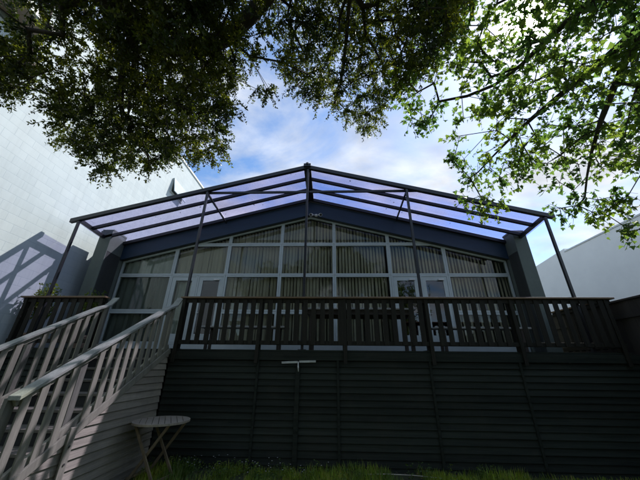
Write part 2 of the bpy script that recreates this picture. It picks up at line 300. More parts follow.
# glazing
XM = [-6.18, -4.60, -3.02, -1.45, .12, 1.71, 3.30, 5.0]
Z0, Z1, Z2, Z3 = 2.15, 3.0, 4.03, 4.99
def inset(poly, w_):
    n = len(poly); o = []
    for i in range(n):
        p0, p1, p2 = Vector(poly[i-1]), Vector(poly[i]), Vector(poly[(i+1) % n])
        d1 = (p1-p0).normalized(); d2 = (p2-p1).normalized(); n1_ = Vector((-d1.y, d1.x)); n2_ = Vector((-d2.y, d2.x))
        k = w_/(1+n1_.dot(n2_)); o.append(tuple(p1 + (n1_+n2_)*k))
    return o
def area(p): return sum(p[i-1][0]*p[i][1]-p[i][0]*p[i-1][1] for i in range(len(p)))/2
rb = random.Random(3)
def blind_mesh(poly, kind):
    xs = [p[0] for p in poly]; zs = [p[1] for p in poly]; x0, x1, z0 = min(xs), max(xs), min(zs)
    def ztop(x):
        t = 99
        for i in range(len(poly)):
            (a, c), (a2, c2) = poly[i], poly[(i+1) % len(poly)]
            if abs(a-a2) > 1e-4 and min(a, a2)-1e-6 <= x <= max(a, a2)+1e-6:
                z = c+(c2-c)*(x-a)/(a2-a)
                if z > z0+.01: t = min(t, z)
        return t if t < 99 else z0
    b = MB(); x = x0+.02
    if kind == 'blind':
        while x < x1-.05:
            a = rb.uniform(.45, .8); wv = .085; dx = wv*math.cos(a); dy = wv*math.sin(a); jit = rb.uniform(-.004, .004)
            zt = min(ztop(x), ztop(min(x+dx, x1)))-.01
            if zt > z0+.03:
                b.add([(x,F+.13+jit,z0+.01),(x+dx,F+.13+dy,z0+.01),(x+dx,F+.13+dy,zt),(x,F+.13+jit,zt),
                       (x,F+.132+jit,z0+.01),(x+dx,F+.132+dy,z0+.01),(x+dx,F+.132+dy,zt),(x,F+.132+jit,zt)],
                      [(0,1,2,3),(7,6,5,4),(0,4,5,1),(1,5,6,2),(2,6,7,3),(3,7,4,0)])
            x += .092 + rb.choice([0,0,0,.0,.012])
    else:
        n = int((x1-x0)/.018); vs = []
        for i in range(n+1):
            xx = x0+(x1-x0)*i/n; yy = F+.14+.022*math.sin(i*.75+math.sin(i*.21)*1.5); zt = ztop(xx)-.012
            vs += [(xx, yy, z0+.01), (xx, yy, max(zt, z0+.02)), (xx, yy+.004, z0+.01), (xx, yy+.004, max(zt, z0+.02))]
        fs = []
        for i in range(n):
            a, c = 4*i, 4*i+4; fs += [(a, c, c+1, a+1), (a+2, a+3, c+3, c+2), (a+1, c+1, c+3, a+3), (a, a+2, c+2, c)]
        b.add(vs, fs)
    return b
def window(poly, kind, fw=.05, name='window', gm='glass'):
    if area(poly) < 0: poly = poly[::-1]
    b = MB(); b.ring(poly, inset(poly, fw), F, F+.07); fr = b.build(name, M['frame'], house, .003)
    p = MB(); p.prism(inset(poly, fw-.004), F+.03, F+.036); p.build('pane', M[gm], fr)
    if kind: blind_mesh(inset(poly, fw*.4), kind).build('curtain' if kind == 'sheer' else kind, M[kind], fr)
    return fr
e = .002
b = MB(); b.box(-6.179, 4.999, F-.004, F+.07, 1.952, 2.149); b.build('sill_panel', M['frame'], house)
for i in range(7):
    x0, x1 = XM[i]+e, XM[i+1]-e
    # gable row above Z3
    if i == 0: kinds = (None, 'curtain', None, None)
    else: kinds = ('blind', 'blind', 'blind', 'blind')
    lo = Z3+e
    xl_, xr_ = CX-(5.92-lo)/SL, CX+(5.92-lo)/SL     # where the gable meets Z3
    a, c = max(x0, xl_), min(x1, xr_)
    if c-a > .5:
        top = [(a, max(gl(a), lo)), (c, max(gl(c), lo))]
        poly = [(a, lo), (c, lo)]
        if top[1][1] > lo+.02: poly.append((c, top[1][1]))
        if a < CX < c: poly.append((CX, 5.92))
        if top[0][1] > lo+.02: poly.append((a, top[0][1]))
        window(poly, kinds[0] if i else None, .045)
    # row Z2..Z3, clipped by the gable
    lo2 = Z2+e; hi = Z3-e
    if gl(x0) < hi or gl(x1) < hi:
        poly = [(x0, lo2), (x1, lo2)]
        if gl(x1) < hi:
            poly.append((x1, gl(x1)))
            if gl(x0) > hi: poly += [(CX+(5.92-hi)/SL, hi), (x0, hi)]
            else: poly.append((x0, gl(x0)))
        else:
            poly.append((x1, hi))
            if gl(x0) < hi: poly += [(CX-(5.92-hi)/SL, hi), (x0, gl(x0))]
            else: poly.append((x0, hi))
        # drop near-duplicate points
    else: poly = [(x0, lo2), (x1, lo2), (x1, hi), (x0, hi)]
    window(poly, 'curtain' if i in (0,) else 'blind', .05)
    # door height row
    if i in (1, 5):
        xm = (x0+x1)/2
        for k, (a, c) in enumerate(((x0, xm-e), (xm+e, x1))):
            poly = [(a, Z0+e), (c, Z0+e), (c, Z2-e), (a, Z2-e)]
            b = MB(); b.ring(poly, inset(poly, .045), F-.005, F+.08); dj = b.build('door_frame', M['frame'], house, .003)
            lp = inset(poly, .048); b = MB(); ip = inset(lp, .11); ip = [(ip[0][0], ip[0][1]+.1), (ip[1][0], ip[1][1]+.1), ip[2], ip[3]]
            b.ring(lp, ip, F+.005, F+.055); lf = b.build('door', M['frame'], house, .003)
            pale = (i == 1 and k == 0)
            p = MB(); p.prism(inset(ip, -.004), F+.025, F+.031); p.build('pane', M['glass' if pale else 'door_glass'], lf)
            if pale: blind_mesh(ip, 'curtain').build('curtain', M['curtain'], lf)
            hx = c-.11 if k == 0 else a+.11
            h = MB(); h.tube([(hx, F-.0, 2.95), (hx, F-.04, 2.95), (hx+(-.1 if k == 0 else .1), F-.04, 2.95)], .009, 8); h.build('handle', M['galv'], lf)
            if not pale:
                h = MB(); h.box(c-.30, c-.14, F-.05, F+.0, Z2-.16, Z2-.12); h.build('door_closer', M['plastic_white'], lf, .004)
    else:
        window([(x0, Z0+e), (x1, Z0+e), (x1, Z1-e), (x0, Z1-e)], 'blind' if i else 'sheer', .06)
        window([(x0, Z1+e), (x1, Z1+e), (x1, Z2-e), (x0, Z2-e)], 'blind' if i else 'sheer', .05)

sec = thing('security_light', (-.42, 7.55, 5.86), 'small white twin-head floodlight under the peak of the navy fascia', 'floodlight')
b = MB(); b.lathe((-.42, 7.50, 5.86), [(.04,-.03),(.045,0),(.04,.03)], 16); b.build('base', M['plastic_white'], sec)
for dx, aim in ((-.13, -.35), (.12, .35)):
    b = MB(); c = Vector((-.42+dx, 7.42, 5.84)); d = Vector((aim, -.8, -.45)).normalized()
    b.tube([c-d*.07, c-d*.03, c+d*.05, c+d*.07], [.025, .04, .05, .048], 14); hd = b.build('lamp_head', M['plastic_white'], sec, smooth=False)
    b = MB(); b.tube([c+d*.0705, c+d*.073], .04, 14); b.build('lens', M['dark'], hd)
    b = MB(); b.tube([(-.42, 7.47, 5.86), c-d*.06], .012, 6); b.build('arm', M['plastic_white'], sec)
# ------------------------------------------------------------------ canopy
cano = thing('patio_canopy', (CX, 6.1, 1.95), 'gabled canopy of dark steel posts and rafters with violet see-through roof sheets over the deck', 'canopy')
def rz(x, y): return 6.60 - .266*abs(x-CX) - .085*(y-6.1)
DECK = 1.95
PX = [-6.37, -3.20, -.58, 1.96, 5.15]
for x in PX:
    b = MB(); hw = .027
    b.box(x-hw, x+hw, 6.06, 6.06+2*hw, DECK, rz(x, 6.1)-.105); po = b.build('post', M['steel'], cano, .003)
    b = MB(); b.box(x-.08, x+.08, 6.02, 6.18, DECK+.001, DECK+.012); b.build('base_plate', M['steel'], po)
XL, XR = -6.58, 5.36
def vbeam(y0, y1, top, bot, name, xl=XL, xr=XR):
    b = MB(); ym = (y0+y1)/2
    poly = [(xl, rz(xl, ym)+top), (CX, rz(CX, ym)+top), (xr, rz(xr, ym)+top), (xr, rz(xr, ym)+bot), (CX, rz(CX, ym)+bot), (xl, rz(xl, ym)+bot)]
    b.add([(x, y0, z) for x, z in poly] + [(x, y1, z) for x, z in poly], [(0,1,4,5),(1,2,3,4),(6,11,10,7),(7,10,9,8),(0,6,7,1),(1,7,8,2),(2,8,9,3),(3,9,10,4),(4,10,11,5),(5,11,6,0)])
    return b.build(name, M['steel'], cano, .003)
fb = vbeam(6.04, 6.13, .005, -.10, 'front_beam')
vbeam(6.49, 6.56, -.012, -.095, 'rafter', XL+.22, XR-.22)
vbeam(6.97, 7.04, -.012, -.095, 'rafter', XL+.22, XR-.22)
vbeam(7.46, 7.53, -.005, -.10, 'back_beam', XL+.22, XR-.22)
for x in (-6.38, 5.16):
    b = MB(); b.bar((x, 6.13, rz(x, 6.13)-.065), (x, 7.46, rz(x, 7.46)-.065), .07, .09); b.build('side_beam', M['steel'], cano, .003)
b = MB(); b.bar((CX, 6.0, rz(CX, 6.0)-.03), (CX, 7.53, rz(CX, 7.53)-.05), .19, .10); b.build('ridge_beam', M['steel'], cano, .004)
b = MB(); b.lathe((CX, 6.03, rz(CX, 6.0)-.03), [(.05,0),(.05,.06),(.02,.09)], 12); b.build('ridge_cap', M['steel'], cano)
b = MB(); b.box(-3.68, -.62, 6.145, 6.19, 5.79, 5.845); b.box(-.54, 2.48, 6.145, 6.19, 5.79, 5.845); b.build('tie_beam', M['steel'], cano, .002)
for x, x2, z2 in ((-3.20, -3.16, 5.62), (1.96, 1.98, 5.66)):
    b = MB(); b.bar((x, 6.17, 5.76), (x2, 7.50, z2), .04, .04); b.build('brace', M['steel'], cano, .002)
ys = [6.10, 6.53, 7.01, 7.50]
for i in range(3):
    for s_ in (-1, 1):
        xa, xb = (XL+.02, CX-.10) if s_ < 0 else (CX+.10, XR-.02)
        b = MB(); y0, y1 = ys[i]+(0.004), ys[i+1]-.004
        # shallow ribs run up the slope
        nx = 2; nyy = 18; vs = []; fs = []
        for j in range(nyy+1):
            y = y0+(y1-y0)*j/nyy; r_ = 0
            for x in (xa, xb):
                z = rz(x, y)+.012+r_; vs += [(x, y, z)]
        b.add(vs, [(2*j, 2*j+1, 2*j+3, 2*j+2) for j in range(nyy)])
        o = b.build('roof_panel', M['poly'], cano, recalc=False); md = o.modifiers.new('thick', 'SOLIDIFY'); md.thickness = .004

# fallen leaves lying on the roof sheets
V = []; Fc = []; rl = random.Random(77)
for _ in range(150):
    x = rl.uniform(-6.3, 5.1); y = rl.choice([rl.uniform(6.15, 7.4), rl.uniform(6.56, 6.66), rl.uniform(7.04, 7.12)])
    if abs(x-CX) < .2: continue
    a = rl.uniform(0, 6.28); p = Vector((x, y, rz(x, y)+.021)); d = Vector((math.cos(a), math.sin(a), 0)); s = rl.uniform(.03, .07); n_ = Vector((-d.y, d.x, 0))*s*.3; b0 = len(V)
    V.extend([p, p+d*s*.5+n_+Vector((0,0,.004)), p+d*s, p+d*s*.5-n_+Vector((0,0,.003))]); Fc.append((b0, b0+1, b0+2, b0+3))
lo_ = mesh_obj('fallen_leaves', V, Fc, M['bark'], None); tag(lo_, 'dry brown leaves scattered on the violet roof sheets', 'leaves', kind='stuff')
# ------------------------------------------------------------------ deck
deck = thing('raised_deck', (0, 6.0, 0), 'raised timber deck faced with near-black horizontal boards below the canopy', 'deck')
b = MB(); y = 6.005
while y < 7.60:
    b.box(-6.82, 5.80, y, min(y+.136, 7.69), DECK-.03, DECK); y += .142
b.build('floor_boards', M['deck_dark'], deck)
rd = random.Random(11)
def cladding(x0, x1, ztop, name):
    b = MB(); z = ztop
    while z > -.05:
        o_ = rd.uniform(-.003, .003)
        # lapped board: bottom edge stands out
        b.add([(x0,6.035+o_,z),(x1,6.035+o_,z),(x1,6.008+o_,z-.109),(x0,6.008+o_,z-.109),(x0,6.06,z),(x1,6.06,z),(x1,6.06,z-.109),(x0,6.06,z-.109)],
              [(0,1,2,3),(4,7,6,5),(0,4,5,1),(3,2,6,7),(1,5,6,2),(0,3,7,4)]); z -= .112
    return b.build(name, M['deck_dark'], deck, .002)
segs = [-3.24, -1.43, .14, 1.92, 3.62, 5.88]
for i in range(5): cladding(segs[i]+.002, segs[i+1]-.002, 1.755, 'cladding')
cladding(-6.82, -4.86, 1.755, 'cladding')
b = MB(); b.box(-3.24, 5.88, 5.985, 6.004, 1.76, 1.915); b.build('fascia_board', M['deck_dark'], deck, .003)
b = MB(); b.box(-6.82, -4.86, 5.985, 6.004, 1.76, 1.915); b.build('fascia_board', M['deck_dark'], deck, .003)
for x in segs[1:-1]:
    b = MB(); b.box(x-.022, x+.022, 5.985, 6.006, -.05, 1.757); b.build('batten', M['deck_dark'], deck, .002)
b = MB(); b.box(-.68, -.60, 5.975, 6.006, -.05, 1.66); b.build('batten', M['deck_dark'], deck, .002)
b = MB(); b.box(5.80, 5.88, 6.07, 7.6, -.05, 1.91); b.build('end_cladding', M['deck_dark'], deck)
b = MB(); b.box(-6.8, 5.78, 7.64, 7.69, -.05, 1.90); b.build('back_wall', M['dark'], deck)

br = thing('strap_bracket', (-.63, 5.97, 1.72), 'pale metal strap in two lengths with a short hanging latch on the dark cladding', 'bracket')
b = MB(); b.bar((-.96, 5.975, 1.715), (-.645, 5.975, 1.728), .012, .038, up=(0,0,1)); b.build('strap', M['galv'], br, .002)
b = MB(); b.bar((-.615, 5.975, 1.735), (-.29, 5.975, 1.742), .012, .038, up=(0,0,1)); b.build('strap', M['galv'], br, .002)
b = MB(); b.tube([(-.63, 5.962, 1.735), (-.632, 5.955, 1.68), (-.628, 5.95, 1.63), (-.622, 5.95, 1.56)], [.008,.010,.014,.006], 8); b.build('latch', M['galv'], br)

def railing(name, loc, label, x0, x1, y, posts, group=None):
    t = thing(name, loc, label, 'railing', group)
    b = MB(); b.box(x0-.03, x1+.06, y-.06, y+.085, 2.965, 3.0); b.build('top_rail', M['cap_wood'], t, .006)
    b = MB(); b.box(x0, x1, y+.003, y+.043, 2.88, 2.962); b.build('rail', M['picket_dark'], t, .003)
    b = MB(); b.box(x0, x1, y+.003, y+.043, 2.04, 2.12); b.build('rail', M['picket_dark'], t, .003)
    for px in posts:
        b = MB(); b.box(px-.045, px+.045, y+.046, y+.125, 1.95, 2.962); b.build('post', M['picket_dark'], t, .003)
        b = MB(); b.box(px-.035, px+.035, y-.02, y+.002, 1.70, 2.962); b.build('post', M['picket_dark'], t, .003)
    first = None; x = x0+.09; r_ = random.Random(7)
    while x < x1-.05:
        if min(abs(x-p) for p in posts) > .07:
            if first is None:
                mb = MB(); mb.box(x-.049, x+.049, y-.019, y, 2.046, 2.945); first = mb.build('picket', M['picket_dark'], t, .002); fx = x
            else:
                c = dup_part(first, t, (x-fx+r_.uniform(-.006, .006), 0, r_.uniform(-.004, .004))); c.rotation_euler = (0, 0, 0)
        x += .183
    return t
railing('deck_railing', (1.2, 5.95, 1.95), 'long dark picket railing with brown cap along the front of the deck', -3.18, 5.72, 5.955, [-3.14, -1.47, .29, 1.99, 3.72, 5.62])
railing('deck_railing', (-5.8, 5.95, 1.95), 'short picket railing between the white block wall and the stairs', -6.74, -4.92, 5.93, [-6.66, -4.96])
# return railing on the right end
t = thing('deck_railing', (5.74, 6.8, 1.95), 'dark picket railing running back along the right end of the deck', 'railing')
b = MB(); b.box(5.69, 5.81, 6.05, 7.6, 2.965, 3.0); b.build('top_rail', M['cap_wood'], t, .004)
for z in (2.88, 2.045):
    b = MB(); b.box(5.72, 5.76, 6.05, 7.6, z, z+.08); b.build('rail', M['picket_dark'], t, .003)
first = None
for k in range(8):
    if first is None: mb = MB(); mb.box(5.762, 5.78, 6.1, 6.2, 2.03, 2.945); first = mb.build('picket', M['picket_dark'], t, .002)
    else: dup_part(first, t, (0, k*.185, 0))

# ------------------------------------------------------------------ stairs
SX0, SX1 = -4.78, -3.27
st = thing('timber_staircase', (-4.0, 4.5, 0), 'straight timber staircase rising from the grass to the deck beside the round table', 'staircase')
def zs(y): return .84 + .560*(y-3.96)      # underside of the railing along the flight
nst = 11
for i in range(nst-1):
    z = 1.95 - (i+1)*.177; y = 5.99 - (i+1)*.313
    b = MB(); b.box(SX0+.03, SX1-.045, y-.03, y+.31, z-.035, z); b.build('tread', M['tread'], st, .004)
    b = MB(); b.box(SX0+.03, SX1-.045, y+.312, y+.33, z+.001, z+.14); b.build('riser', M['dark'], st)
for x in (SX0, SX1-.042):
    b = MB(); b.prism([(2.75, 0), (2.75, zs(2.75)-.02), (5.98, zs(5.98)-.02), (5.98, zs(5.98)-.30), (3.1, -.02)], x, x+.04, 'x'); b.build('stringer', M['stair_post'], st, .003)
# lapped side boards facing the garden
b = MB(); z = 1.90
while z > -.05:
    z1, z0 = z, z-.106
    ya = lambda zz: max(2.78, 3.96 + (zz+.03-.84)/.560)
    y0a, y1a = ya(z0), ya(z1)
    if y1a < 5.95:
        o0, o1 = .026, .006
        poly = [(y0a, z0), (5.985, z0), (5.985, z1), (y1a, z1)]
        vs = [(SX1 + (o0 if zz == z0 else o1), yy, zz) for yy, zz in poly] + [(SX1-.001, yy, zz) for yy, zz in poly]
        b.add(vs, [(0,1,2,3),(7,6,5,4),(0,4,5,1),(1,5,6,2),(2,6,7,3),(3,7,4,0)])
    z -= .112
b.build('side_cladding', M['stair_board'], st, .0015)

def stair_rail(X, label, ys_, y_end, name='stair_railing'):
    t = thing(name, (X, 4.5, 1.2), label, 'stair railing')
    hz = lambda y: 1.32 + .566*(y-3.2)
    H = [(X, y_end, hz(y_end)), (X, 5.62, hz(5.62)), (X, 5.85, hz(5.85)-.035), (X, 6.02, 2.975)]
    b = MB()
    # handrail: rectangular section swept with an easing at the top
    pts = [Vector(p) for p in H]; vs = []
    for i, p in enumerate(pts):
        for dx, dz in ((-.07,-.022),(.07,-.022),(.07,.022),(-.07,.022)): vs.append(p+Vector((dx, 0, dz)))
    fs = [(0,3,2,1), (12,13,14,15)]
    for i in range(3):
        for k in range(4): fs.append((4*i+k, 4*i+(k+1) % 4, 4*i+4+(k+1) % 4, 4*i+4+k))
    b.add(vs, fs); b.build('handrail', M['handrail'], t, .006)
    b = MB(); b.bar((X-.03, y_end+.05, zs(y_end+.05)+.02), (X-.03, 5.97, zs(5.97)+.02), .045, .10); b.build('bottom_rail', M['stair_picket'], t, .004)
    b = MB(); b.bar((X+.036, y_end+.02, zs(y_end+.02)-.045), (X+.036, 5.96, zs(5.96)-.045), .03, .10); b.build('bottom_rail', M['stair_picket'], t, .004)
    b = MB(); b.bar((X-.03, y_end+.05, hz(y_end+.05)-.075), (X-.03, 5.80, hz(5.80)-.075), .04, .08); b.build('rail', M['stair_picket'], t, .004)
    for py in ys_:
        b = MB(); zb = max(-.03, zs(py)-.75); b.box(X-.10, X-.055, py-.05, py+.05, zb, hz(py)-.03)
        po = b.build('post', M['stair_post'], t, .004)
        if py > 5.8: continue
        b = MB(); b.box(X+.053, X+.075, py-.05, py+.05, max(-.03, zs(py)-.95), zs(py)+.04); b.build('post', M['stair_picket'], t, .004)
        for dz in (-.16, -.34):
            if zs(py)+dz > .05:
                b = MB(); b.tube([(X+.0755, py, zs(py)+dz), (X+.083, py, zs(py)+dz)], .014, 8); b.build('bolt', M['bolt'], po)
    r_ = random.Random(2); y = y_end+.13; first = None
    while y < 5.95:
        if min(abs(y-p) for p in ys_) > .07:
            z0, z1 = zs(y)-.03, hz(y)-.024
            b = MB(); x0, x1 = X-.005, X+.016
            dz0 = .56*.045
            b.add([(x0,y-.045,z0-dz0),(x1,y-.045,z0-dz0),(x1,y+.045,z0+dz0),(x0,y+.045,z0+dz0),(x0,y-.045,z1-dz0),(x1,y-.045,z1-dz0),(x1,y+.045,z1+dz0),(x0,y+.045,z1+dz0)],
                  [(0,3,2,1),(4,5,6,7),(0,1,5,4),(1,2,6,5),(2,3,7,6),(3,0,4,7)])
            o = b.build('picket', M['stair_picket'], t, .003); o.location.y += r_.uniform(-.006, .006)
        y += .178
    return t
stair_rail(-3.27, 'stair railing on the garden side of the staircase, pale handrail ending near the round table', [3.25, 4.05, 5.93], 3.2)
stair_rail(-4.72, 'stair railing on the far side of the staircase, towards the white block wall', [3.3, 4.6, 5.93], 3.0)

# ------------------------------------------------------------------ neighbouring buildings
WX = -6.88
lb = thing('block_building', (WX, 7, 0), 'tall white painted block wall building on the left catching the canopy shadow', 'building')
b = MB(); b.box(-14, WX, 3.76, 16.5, -.1, 10.37); b.build('block_wall', M['blocks'], lb)
b = MB(); b.box(-14, WX-.004, -4, 3.755, -.1, 8.38); b.build('block_wall', M['blocks'], lb)
b = MB(); b.box(-14.1, WX+.05, 3.74, 16.6, 10.372, 10.45); b.build('coping', M['plaster'], lb)
b = MB(); b.box(-14, -6.25, 2.95, 3.755, 8.384, 8.52); ev = b.build('eave', M['eave'], lb)
b = MB(); b.box(-6.249, -6.17, 2.93, 3.755, 8.36, 8.56); b.build('gutter', M['frame'], ev)
b = MB(); b.box(WX+.002, WX+.05, 2.95, 3.755, 8.28, 8.382); b.build('moulding', M['wing_pale'], ev)
# awning window standing open high on the wall
wn = MB(); wy0, wy1, wz0, wz1 = 9.9, 10.9, 8.45, 9.15
wn.ring([(wy0,wz0),(wy1,wz0),(wy1,wz1),(wy0,wz1)], [(wy0+.06,wz0+.06),(wy1-.06,wz0+.06),(wy1-.06,wz1-.06),(wy0+.06,wz1-.06)], WX+.001, WX+.04, 'x')
wf = wn.build('window', M['frame'], lb)
b = MB(); T = Matrix.Translation((WX+.04, 0, wz1)) @ Matrix.Rotation(R(-12), 4, 'Y'); b.box(0, .03, wy0, wy1, -.68, 0, M=T); b.build('sash', mat('blue_grey_sash', (.33,.40,.44), .5, .1, 2), wf)
b = MB(); b.box(WX+.0005, WX+.003, wy0+.06, wy1-.06, wz0+.06, wz1-.06); b.build('pane', M['wing_pale'], wf)

rb_ = thing('rendered_building', (9, 8, 0), 'plain pale rendered building beyond the fence on the right', 'building')
b = MB(); b.box(9.0, 18, 1.5, 10.33, -.1, 5.75); b.build('wall', M['plaster'], rb_)
b = MB(); b.box(8.98, 18.1, 1.48, 10.33, 5.752, 5.80); b.build('coping', M['galv'], rb_)
b = MB(); b.prism([(10.334, -.1), (22, -.1), (22, 5.6), (12.2, 5.74), (10.334, 5.90)], 9.02, 18, 'x'); b.build('wall', M['plaster'], rb_)

# side fence
fe = thing('side_fence', (5.97, 6, 0), 'tall dark board fence along the right side of the garden', 'fence')
b = MB(); y = -4.0; rf = random.Random(4)
while y < 13:
    o_ = rf.uniform(-.004, .004); b.box(5.96+o_, 5.98+o_, y, y+.142, -.05, 2.93); y += .147
b.build('boards', M['fence'], fe)
b = MB(); b.box(5.92, 6.03, -4.0, 13, 2.932, 2.97); b.build('cap', M['fence'], fe, .003)
for z in (.4, 1.5, 2.6):
    b = MB(); b.box(5.915, 5.955, -4, 13, z, z+.09); b.build('fence_rail', M['fence'], fe)
# ------------------------------------------------------------------ garden table
gt = thing('garden_table', (-2.74, 5.28, 0), 'weathered round folding table with crossed legs on the grass beside the stairs', 'table')
TC = Vector((-2.76, 5.30, .83)); TR = .43
b = MB(); th = R(28)
# slatted round top held by a rim
nsl = 9; wsl = 2*(TR-.03)/nsl; Tm = Matrix.Translation(TC) @ Matrix.Rotation(th, 4, 'Z')
for i in range(nsl):
    a = -(TR-.03)+i*wsl+.004; c = a+wsl-.008; r_ = TR-.028
    pts = []
    for k in range(7):
        u = a+(c-a)*k/6; pts.append((u, math.sqrt(max(0, r_*r_-u*u))))
    poly = pts + [(u, -v) for u, v in pts[::-1]]
    n0 = len(poly); vs = [Tm @ Vector((u, v, -.018)) for u, v in poly] + [Tm @ Vector((u, v, 0)) for u, v in poly]
    b.add(vs, [tuple(range(n0)), tuple(range(n0, 2*n0))[::-1]] + [(q, (q+1) % n0, (q+1) % n0+n0, q+n0) for q in range(n0)])
tp = b.build('tabletop', M['table'], gt, .002)
b = MB(); cs = [(math.cos(2*math.pi*k/40), math.sin(2*math.pi*k/40)) for k in range(40)]
b.ring([(TC.x+x*TR, TC.y+y*TR) for x, y in cs], [(TC.x+x*(TR-.032), TC.y+y*(TR-.032)) for x, y in cs], TC.z-.03, TC.z+.002, 'z'); b.build('rim', M['table'], tp, .003)
def tl(a, c): return tuple(Matrix.Translation((TC.x, TC.y, 0)) @ Matrix.Rotation(R(-12), 4, 'Z') @ Vector((a, c, 0)))[:2]
for sy, off in ((-1, 0), (1, .0)):
    yy = .20*sy
    for s_ in (-1, 1):
        y2 = yy + .022*s_
        p0 = tl(-.30*s_, y2); p1 = tl(.30*s_, y2)
        b = MB(); b.bar((*p0, .0), (*p1, .80), .022, .042); b.build('leg', M['table_leg'], gt, .003)
for s_ in (-1, 1):
    p0 = tl(-.26*s_, -.19); p1 = tl(-.26*s_, .19); b = MB(); b.bar((*p0, .10), (*p1, .10), .025, .03); b.build('stretcher', M['table_leg'], gt)
# ------------------------------------------------------------------ things on the deck
pt = thing('patio_table', (.65, 6.5, 1.95), 'long dark patio table with a pale edge standing on the deck behind the railing', 'table')
b = MB(); b.box(-.55, 1.85, 6.2, 6.95, 2.79, 2.825); b.build('tabletop', M['furn_top'], pt, .004)
b = MB(); b.ring([(-.5,6.24),(1.8,6.24),(1.8,6.9),(-.5,6.9)], [(-.46,6.28),(1.76,6.28),(1.76,6.86),(-.46,6.86)], 2.69, 2.788, 'z'); b.build('apron', M['furn'], pt)
for x in (-.42, 1.72):
    for y0 in (6.3, 6.84):
        b = MB(); b.box(x-.035, x+.035, y0-.035, y0+.035, 1.951, 2.69); b.build('leg', M['furn'], pt, .003)
def bench(x0, x1, y0, label):
    t = thing('patio_bench', ((x0+x1)/2, y0+.15, 1.95), label, 'bench', 'patio benches on the deck')
    for k in range(2):
        b = MB(); b.box(x0, x1, y0+k*.16, y0+.15+k*.16, 2.43, 2.465); b.build('seat_board', M['furn_top'] if k == 0 else M['furn'], t, .004)
    for x in (x0+.2, x1-.2):
        b = MB(); b.box(x-.03, x+.03, y0+.02, y0+.07, 1.951, 2.428); b.build('leg', M['furn'], t, .003)
        b = MB(); b.box(x-.03, x+.03, y0+.24, y0+.29, 1.951, 2.428); b.build('leg', M['furn'], t, .003)
bench(-2.95, -.95, 6.45, 'low patio bench on the deck to the left of the long patio table')
bench(2.25, 4.3, 6.4, 'low patio bench on the deck to the right of the long patio table')
b = MB()
# ------------------------------------------------------------------ leaves, plants, trees
def quad_leaf(mb_v, mb_f, c, d, nrm, l, w_):
    s = d.cross(nrm).normalized()*w_*.5; b0 = len(mb_v)
    mb_v += [c, c+d*l*.5+s, c+d*l, c+d*l*.5-s]; mb_f.append((b0, b0+1, b0+2, b0+3))
def rvec(r): 
    while True:
        v = Vector((r.uniform(-1,1), r.uniform(-1,1), r.uniform(-1,1)))
        if .05 < v.length < 1: return v.normalized()
MAPLE_SHAPE = [(0,0),(.18,.10),(.50,.02),(.40,.22),(.62,.46),(.34,.44),(.24,.62),(0,1.0),(-.24,.62),(-.34,.44),(-.62,.46),(-.40,.22),(-.50,.02),(-.18,.10)]
def maple_leaf(V, Fc, c, d, nrm, s, r):
    x = d.cross(nrm).normalized(); n2 = x.cross(d); b0 = len(V)
    for u, v in MAPLE_SHAPE: V.append(c + x*u*s + d*v*s + n2*(abs(u)*.25 - v*v*.2)*s)
    Fc.append(tuple(range(b0, b0+14)))
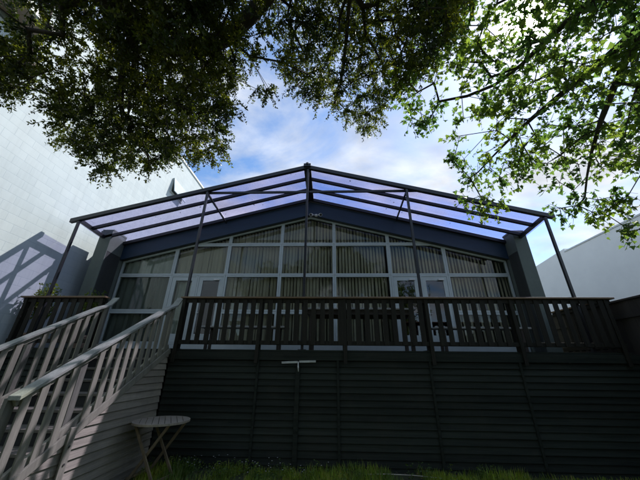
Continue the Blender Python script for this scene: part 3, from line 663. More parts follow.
def tree(name, loc, label, trunk, limbs, clusters, r, leaf, leafm, base_r, crown_r, per, lsize):
    t = thing(name, loc, label, 'tree')
    # skeleton: nodes with parents
    P = [Vector(p) for p in trunk]; par = [-1]+list(range(len(P)-1)); dist = [0]
    for i in range(1, len(P)): dist.append(dist[-1]+(P[i]-P[i-1]).length)
    def addchain(pts, start):
        prev = start
        for p in pts:
            p = Vector(p); d = p-P[prev]; k = max(1, int(d.length/.35)); p0 = P[prev].copy()
            for j in range(1, k+1):
                q = p0 + d*j/k
                if j < k: q += rvec(r)*.03
                P.append(q); par.append(prev); dist.append(dist[prev]+(q-P[prev]).length); prev = len(P)-1
    for l in limbs:
        p0 = Vector(l[0]); best = min(range(len(P)), key=lambda i: (P[i]-p0).length + (0 if i >= len(trunk)-3 else 5)*(1 if i < len(trunk) else 0)); 
        addchain(l, best)
    order = sorted(clusters, key=lambda c: min((Vector(c)-p).length for p in P))
    tips = []
    for c in order:
        c = Vector(c)
        best = min(range(3, len(P)), key=lambda i: (P[i]-c).length + .12*dist[i])
        d = c-P[best]; k = max(1, int(d.length/.22)); prev = best; p0 = P[best].copy(); sag = .06*d.length
        for j in range(1, k+1):
            q = p0 + d*j/k + Vector((0,0,sag*math.sin(math.pi*j/k))) + (rvec(r)*.03 if j < k else Vector((0,0,0)))
            P.append(q); par.append(prev); dist.append(dist[prev]+(q-P[prev]).length); prev = len(P)-1
        tips.append((len(P)-1, best))
    kids = [[] for _ in P]
    for i, p in enumerate(par):
        if p >= 0: kids[p].append(i)
    wgt = [0]*len(P)
    for i in range(len(P)-1, -1, -1):
        wgt[i] = (sum(wgt[k] for k in kids[i]) if kids[i] else 1)
    # order guarantee: parents always precede children
    mxw = wgt[0]; rad = [max(.0028, base_r*.85*(w_/mxw)**.6) for w_ in wgt]
    tipset = {q[0] for q in tips}
    for _ in range(3):
        Q = [p.copy() for p in P]
        for i in range(len(trunk), len(P)):
            if kids[i] and i not in tipset:
                k = max(kids[i], key=lambda k: wgt[k]); Q[i] = P[i]*.4 + (P[par[i]] + P[k])*.3
        P = Q
    tb = MB(); done = set()
    nt_ = len(trunk)
    tb.tube(trunk, [base_r*(1.25-.55*i/(nt_-1)) for i in range(nt_)], 14)
    tb.build('trunk', M['bark'], t, smooth=True)
    lb_ = MB()
    for i in range(len(P)):
        if i < nt_-1: starts = [k for k in kids[i] if k >= nt_]
        else:
            ks = sorted(kids[i], key=lambda k: -wgt[k]); starts = ks if (i == nt_-1) else ks[1:]
        for s0 in starts:
            ch = [i, s0]; cur = s0
            while kids[cur]:
                cur = max(kids[cur], key=lambda k: wgt[k]); ch.append(cur)
            rr = [rad[j] for j in ch]; rr[0] = min(rad[i], rad[s0]*1.15)
            lb_.tube([P[j] for j in ch], rr, 8 if rr[1] > .02 else 4, cap=False)
    V = []; Fc = []
    tw = MB()
    for ti, (tip, anc) in enumerate(tips):
        c = P[tip]; per_ = per if c.y > .75 else per//2; up = (c-P[par[tip]]).normalized()
        nt2 = 9 if leaf == 'small' else 6
        for q in range(nt2):
            d = (rvec(r)*.9 + up*.55 + Vector((0,0,-.15))).normalized(); ln = crown_r*r.uniform(.5, 1.15)
            e1 = c + d*ln*.55 + Vector((0,0,.02)); e2 = c + d*ln + Vector((0,0,-.04*ln/crown_r))
            tw.tube([c, e1, e2], [.0035,.0025,.0015], 3, cap=False)
            for j in range(per_):
                f = (j+.5+r.uniform(-.4,.4))/per_; f = .15+.9*f
                p = c.lerp(e1, f*2) if f < .5 else e1.lerp(e2, f*2-1)
                if leaf == 'small':
                    ld = (d*.5 + rvec(r)).normalized(); s = lsize*r.uniform(.7, 1.25)
                    quad_leaf(V, Fc, p + rvec(r)*.012, ld, rvec(r), s, s*.46)
                else:
                    ld = (d*.6 + rvec(r)*.8 + Vector((0,0,-.35))).normalized(); nn_ = (Vector((0,0,1)) + rvec(r)*.75).normalized()
                    if abs(ld.dot(nn_)) > .97: nn_ = Vector((1,0,0))
                    s = lsize*r.uniform(.6, 1.2); maple_leaf(V, Fc, p + rvec(r)*.03, ld, nn_, s, r)
    lb_.build('branches', M['bark'], t, smooth=True)
    tw.build('twigs', M['bark'], t, recalc=False)
    mesh_obj('crown', V, Fc, leafm, t)
    return t
